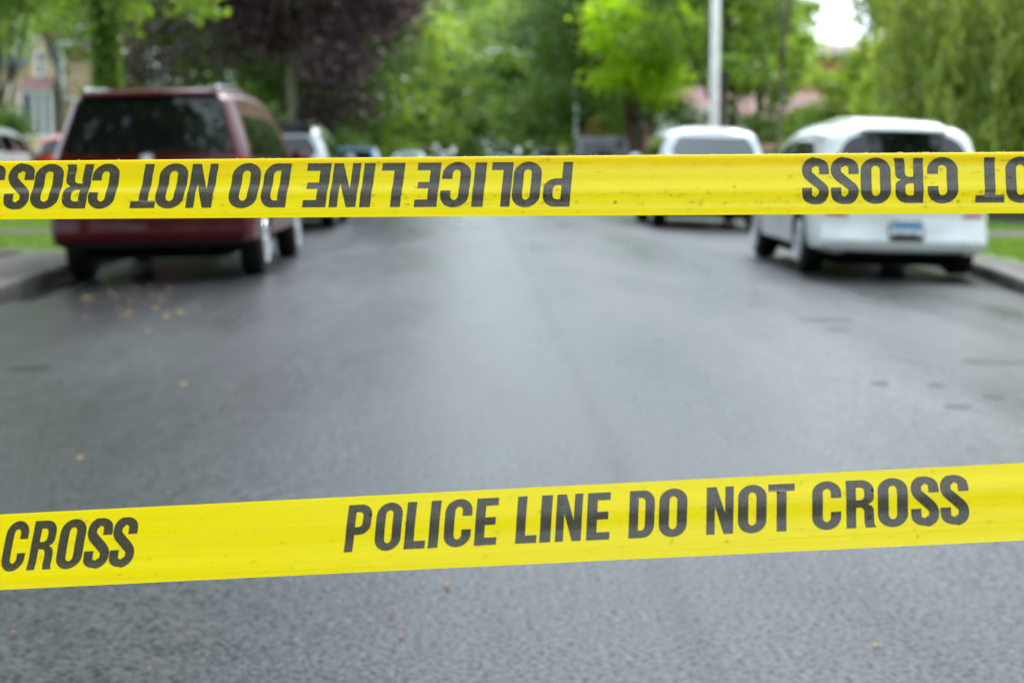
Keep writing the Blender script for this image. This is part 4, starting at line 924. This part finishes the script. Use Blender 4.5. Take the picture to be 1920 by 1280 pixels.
# ------------------------------------------------------------------ police tape
def ell(cx, cy, rx, ry, a0, a1, n=7): return [(cx + rx * math.cos(R(a0 + (a1 - a0) * k / n)), cy + ry * math.sin(R(a0 + (a1 - a0) * k / n))) for k in range(n + 1)]
def stad(x0, x1, y0, y1, rx, ry):
    return ell(x1 - rx, y0 + ry, rx, ry, -90, 0) + ell(x1 - rx, y1 - ry, rx, ry, 0, 90) + ell(x0 + rx, y1 - ry, rx, ry, 90, 180) + ell(x0 + rx, y0 + ry, rx, ry, 180, 270)
def glyphs():
    G = {}
    G['I'] = (.2, [[(0, 0), (.2, 0), (.2, 1), (0, 1)]])
    G['L'] = (.45, [[(0, 0), (.45, 0), (.45, .17), (.2, .17), (.2, 1), (0, 1)]])
    G['T'] = (.54, [[(.17, 0), (.37, 0), (.37, .84), (.54, .84), (.54, 1), (0, 1), (0, .84), (.17, .84)]])
    G['E'] = (.46, [[(0, 0), (.46, 0), (.46, .165), (.2, .165), (.2, .425), (.42, .425), (.42, .585), (.2, .585), (.2, .835), (.45, .835), (.45, 1), (0, 1)]])
    G['N'] = (.56, [[(0, 0), (.175, 0), (.175, .58), (.365, 0), (.56, 0), (.56, 1), (.385, 1), (.385, .44), (.20, 1), (0, 1)]])
    G['O'] = (.60, [stad(0, .60, -.012, 1.012, .30, .27), stad(.217, .383, .155, .845, .083, .10)[::-1]])
    G['D'] = (.58, [[(0, 0)] + ell(.32, .27, .26, .27, -90, 0) + ell(.32, .73, .26, .27, 0, 90) + [(0, 1)], ([(.21, .16), (.28, .16)] + ell(.28, .27, .085, .11, -90, 0) + ell(.28, .73, .085, .11, 0, 90) + [(.21, .84)])[::-1]])
    G['P'] = (.57, [[(0, 0), (.2, 0), (.2, .36), (.31, .36)] + ell(.31, .58, .26, .22, -90, 0) + ell(.31, .77, .26, .23, 0, 90) + [(0, 1)], ([(.2, .52), (.28, .52)] + ell(.28, .61, .09, .09, -90, 0) + ell(.28, .75, .09, .09, 0, 90) + [(.2, .84)])[::-1]])
    G['R'] = (.60, [[(0, 0), (.2, 0), (.2, .42), (.27, .42)] + ell(.28, .33, .09, .09, 90, 0) + [(.37, .10), (.40, 0), (.61, 0), (.575, .08), (.57, .30)] + [(.565, .38), (.53, .44), (.45, .48), (.53, .525), (.57, .60)] + ell(.31, .77, .26, .23, 0, 90) + [(0, 1)],
        ([(.2, .57), (.28, .57)] + ell(.28, .66, .09, .09, -90, 0) + ell(.28, .75, .09, .09, 0, 90) + [(.2, .84)])[::-1]])
    o = [(.59, .36)] + ell(.30, .26, .29, .272, 0, -90) + ell(.30, .26, .30, .272, -90, -180) + ell(.30, .74, .30, .272, 180, 90) + ell(.30, .74, .29, .272, 90, 0) + [(.59, .64), (.38, .64)]
    i_ = ell(.30, .745, .08, .10, 0, 90) + ell(.30, .745, .083, .10, 90, 180) + ell(.30, .255, .083, .10, 180, 270) + ell(.30, .255, .08, .10, 270, 360) + [(.38, .36)]
    G['C'] = (.59, [(o + i_)[::-1]])
    # S: a ribbon along a smooth spine
    ctl = [(.475, .66), (.475, .74), (.44, .87), (.29, .935), (.14, .87), (.105, .755), (.13, .655), (.21, .575), (.29, .505), (.38, .425), (.455, .345), (.48, .25), (.445, .125), (.29, .065), (.13, .13), (.10, .26), (.10, .345)]
    P = [Vector(p) for p in ctl]; sp = []
    for k in range(len(P) - 1):
        p0, p1, p2, p3 = P[max(k - 1, 0)], P[k], P[k + 1], P[min(k + 2, len(P) - 1)]
        for q in range(4):
            t = q / 4; sp.append(.5 * ((2 * p1) + (p2 - p0) * t + (2 * p0 - 5 * p1 + 4 * p2 - p3) * t * t + (3 * p1 - p0 - 3 * p2 + p3) * t ** 3))
    sp.append(P[-1]); Lf, Rt = [], []
    for k in range(len(sp)):
        d = (sp[min(k + 1, len(sp) - 1)] - sp[max(k - 1, 0)]).normalized(); nrm = Vector((-d.y, d.x))
        if k == 0 or k == len(sp) - 1: nrm = Vector((1, 0)) * (1 if nrm.x > 0 else -1)
        hw = .110 * abs(nrm.x) ** 1.5 + .080 * (1 - abs(nrm.x) ** 1.5)
        if .2 < k / len(sp) < .8 and abs(d.x) > .3: hw = max(hw, .106)
        Lf.append(tuple(sp[k] + nrm * hw)); Rt.append(tuple(sp[k] - nrm * hw))
    G['S'] = (.575, [Lf + Rt[::-1]]); return G
GL = glyphs()
def unproj(px, py, depth):
    d = CR @ Vector(((px - 960) / F, (640 - py) / F, -1)); return CO + d * depth
def make_tape(name, label, TL, TR, BL, BR, dl, dr, tilt, runs, yt, yb, shear, flip, ripple, fold, ndrop, seed):
    """ribbon stretched between two far supports; runs = measured letters (char, left px, right px)"""
    a, b, c_, d_ = unproj(*TL, dl), unproj(*TR, dr), unproj(*BL, dl - tilt), unproj(*BR, dr - tilt)
    org = a; U = (b - a).normalized(); Vd = ((c_ - a) + (d_ - b)); Vd = (Vd - U * Vd.dot(U)).normalized(); NN = U.cross(Vd).normalized()
    if NN.dot(CO - a) < 0: NN = -NN
    wl, wr = (c_ - a).dot(Vd), (d_ - b).dot(Vd); LEN = (b - a).length
    def edge0(u): return 0.0
    def wid(u): return wl + (wr - wl) * min(1.3, max(-.3, u / LEN))
    def uv(px, py):
        d = CR @ Vector(((px - 960) / F, (640 - py) / F, -1)); t = (org - CO).dot(NN) / d.dot(NN); p = CO + d * t - org
        return p.dot(U), p.dot(Vd)
    def S(u, v, off=0.0):
        return org + U * u + Vd * v + NN * (ripple(u, v / wid(u)) + off)
    t = empty(name, S(LEN / 2, .03)); tag(t, label, 'tape')
    inv = Matrix.Translation(-t.location)
    # film
    bm = bmesh.new(); rows = []; nu, nv = 260, 30; u0, u1 = -1.6, LEN + 1.6
    for i in range(nu + 1):
        u = u0 + (u1 - u0) * i / nu; row = []; W_ = wid(u)
        if fold:      # the top edge curls over and hangs behind
            for ang in (0,):
                base = S(u, 0)
                for s_ in (.013, .009, .005): row.append(bm.verts.new(base + Vd * (s_ + .0006) - NN * .0034))
                for ang in (200, 235, 270, 305, 335): row.append(bm.verts.new(base + Vd * (.0016 + .0016 * math.sin(R(ang)) ) + NN * (-.0017 + .0017 * math.cos(R(ang - 0))) * 1.0))
        for k in range(nv + 1):
            v = (0.0018 if fold else 0) + (W_ - (0.0018 if fold else 0)) * k / nv; row.append(bm.verts.new(S(u, v)))
        rows.append(row)
    for i in range(nu):
        for k in range(len(rows[0]) - 1): bm.faces.new((rows[i][k], rows[i][k + 1], rows[i + 1][k + 1], rows[i + 1][k]))
    for v in bm.verts: v.co -= t.location
    g = bmesh.ops.duplicate(bm, geom=bm.faces[:]) if False else None
    def uvs(o):
        me = o.data; lay = me.uv_layers.new(name='UVMap'); 
        for lp in me.loops:
            p = me.vertices[lp.vertex_index].co + t.location - org; lay.data[lp.index].uv = (p.dot(U), p.dot(Vd))
        return o
    film = uvs(obj('film', bm, TAPE, t, True))
    # lettering
    runs = sorted(runs, key=lambda q: q[1]); bm = bmesh.new(); last = None
    for ch, x0, x1 in runs:
        if last is not None and x0 - last > 150: uvs(obj('lettering', bm, INK, t, True)); bm = bmesh.new()
        last = x1
        x0 -= 1.3; x1 += 1.3; w_, loops = GL[ch]; xm = (x0 + x1) / 2
        top, bot = yt(xm), yb(xm); H = bot - top; sh = shear(xm)
        g = flat_bm(loops, .12, .07)
        core = (x1 - x0)
        for v in g.verts:
            gx, gy = v.co.x / w_, v.co.y
            if flip: px = x1 - gx * core + sh * (.5 - gy) * 1.0; py = top + gy * H
            else: px = x0 + gx * core + sh * (gy - .5); py = bot - gy * H
            lx = px - xm; py += slope_(xm, flip) * lx
            u, vv = uv(px, py); v.co = S(u, vv, .00022) - t.location
        me = bpy.data.meshes.new('g'); g.to_mesh(me); g.free(); bm.from_mesh(me); bpy.data.meshes.remove(me)
    uvs(obj('lettering', bm, INK, t, True))
    # rain drops
    rnd = random.Random(seed); bm = bmesh.new()
    for k in range(ndrop):
        px = rnd.uniform(0, 1920)
        if fold and px < 700 and rnd.random() < .6: px = rnd.uniform(700, 1920)
        ty = TL[1] + (TR[1] - TL[1]) * px / 1920; by = BL[1] + (BR[1] - BL[1]) * px / 1920
        q = rnd.choice([rnd.uniform(.06, .95), rnd.uniform(.06, .95), .80 + rnd.gauss(0, .012), .68 + rnd.gauss(0, .02)]) if fold else rnd.uniform(.05, .95)
        rr = rnd.choice([.0007, .0008, .0009, .0011, .0013, .0017]) * (1 if fold else .85)
        if fold and k % 5 == 0: q = -.002; rr = rnd.uniform(.0004, .0009)
        u, vv = uv(px, ty + (by - ty) * q); ct = S(u, vv, 0) - t.location
        M = Matrix.Translation(ct) @ Matrix((U, Vd, NN)).transposed().to_4x4() @ Matrix.Diagonal((rr, rr * rnd.uniform(.9, 1.25), rr * .75, 1))
        bmesh.ops.create_icosphere(bm, subdivisions=2, radius=1, matrix=M)
    o = obj('water_drops', bm, DROP, t, True); tag(o, kind='stuff')
    return t
def slope_(x, flip): return -.0085 if flip else -.0508
def lin(pts): return lambda x: float(np.interp(x, [p[0] for p in pts], [p[1] for p in pts])) if pts[0][0] <= x <= pts[-1][0] else (pts[0][1] + (x - pts[0][0]) * (pts[1][1] - pts[0][1]) / (pts[1][0] - pts[0][0]) if x < pts[0][0] else pts[-1][1] + (x - pts[-1][0]) * (pts[-1][1] - pts[-2][1]) / (pts[-1][0] - pts[-2][0]))
NW = dict(P=50, O=53, L=41, I=18, C=54, E=42, N=49, D=50, T=48, R=54, S=50)
def auto(text, x, step):   # continues the print beyond the frame; step -1 runs to the left (upside-down tape)
    out = []
    for ch in text:
        if ch == ' ': x += 26 * step; continue
        w_ = NW[ch]; out.append((ch, min(x, x + w_ * step), max(x, x + w_ * step))); x += (w_ + 7) * step
    return out
LOWER = [('C', 9, 49), ('R', 60, 103), ('O', 111, 157), ('S', 163, 206), ('S', 211, 253),
    ('P', 651, 694), ('O', 706, 752), ('L', 762, 799), ('I', 807, 823), ('C', 835, 883), ('E', 893, 932),
    ('L', 970, 1007), ('I', 1015, 1033), ('N', 1044, 1090), ('E', 1102, 1143), ('D', 1181, 1226), ('O', 1237, 1287),
    ('N', 1326, 1374), ('O', 1385, 1436), ('T', 1442, 1489), ('C', 1524, 1576), ('R', 1588, 1640), ('O', 1647, 1701), ('S', 1710, 1758), ('S', 1765, 1814)]
LOWER += auto('POLICE LINE DO NOT CROSS', 2205, 1) + [(c, a, b) for c, a, b in auto('TON OD ENIL ECILOP', -32, -1)]
UPPER = [('S', -40, 3), ('S', 14, 58), ('O', 63, 114), ('R', 120, 167), ('C', 171, 219), ('T', 252, 296), ('O', 297, 348), ('N', 356, 402), ('O', 434, 485), ('D', 494, 540),
    ('E', 573, 615), ('N', 623, 671), ('I', 680, 698), ('L', 714, 754), ('E', 781, 822), ('C', 829, 880), ('I', 889, 908), ('L', 921, 958), ('O', 963, 1013), ('P', 1021, 1070),
    ('S', 1506, 1552), ('S', 1560, 1608), ('O', 1615, 1669), ('R', 1677, 1730), ('C', 1740, 1795), ('T', 1830, 1882), ('O', 1887, 1940), ('N', 1948, 1997), ('O', 2030, 2083), ('D', 2091, 2141)]
UPPER += auto('POLICE LINE DO NOT CROSS', -460, -1)
sn = math.sin
def rip_u(u, v): return .0014 * sn(v * 9.5 + .9 + u * 1.1) + .0007 * sn(v * 21 + 2 - u * .9) + .0030 * (v - .5) * sn(u * 1.2 + .3) - .006 * (v - .45) ** 2 + .0010 * sn(u * 3.1)
def rip_l(u, v): return .0013 * sn(v * 8 + .4 - u * 1.6) + .0006 * sn(v * 15 + 1 + u * 2.1) + .0018 * (v - .5) * sn(u * 2.0 + 1) - .004 * (v - .5) ** 2 + .0012 * sn(u * 2.7 + 1)
make_tape('barrier_tape', 'upper yellow tape with upside-down black POLICE LINE DO NOT CROSS lettering and rain drops', (0, 301.5), (1920, 283.5), (0, 410), (1920, 399), 1.86, 1.79, .014,
    UPPER, lin([(0, 309), (600, 306.5), (1070, 303.5), (1240, 301), (1550, 297), (1920, 293.5)]), lin([(0, 392), (600, 389.5), (1070, 388), (1550, 382), (1920, 379)]), lambda x: (1650 - x) * .0115 if x < 1650 else 0, True, rip_u, True, 430, 3)
make_tape('barrier_tape', 'lower yellow tape, closer to the ground, with upright black POLICE LINE DO NOT CROSS lettering', (0, 964), (1920, 866), (0, 1106), (1920, 1012), 1.755, 1.70, .022,
    LOWER, lin([(0, 979), (230, 971), (650, 947), (900, 934), (1200, 919), (1450, 907), (1814, 889)]), lin([(0, 1071), (230, 1061), (650, 1035), (900, 1022), (1200, 1008), (1450, 996), (1814, 980)]), lambda x: (1450 - x) * .0138, False, rip_l, False, 170, 8)
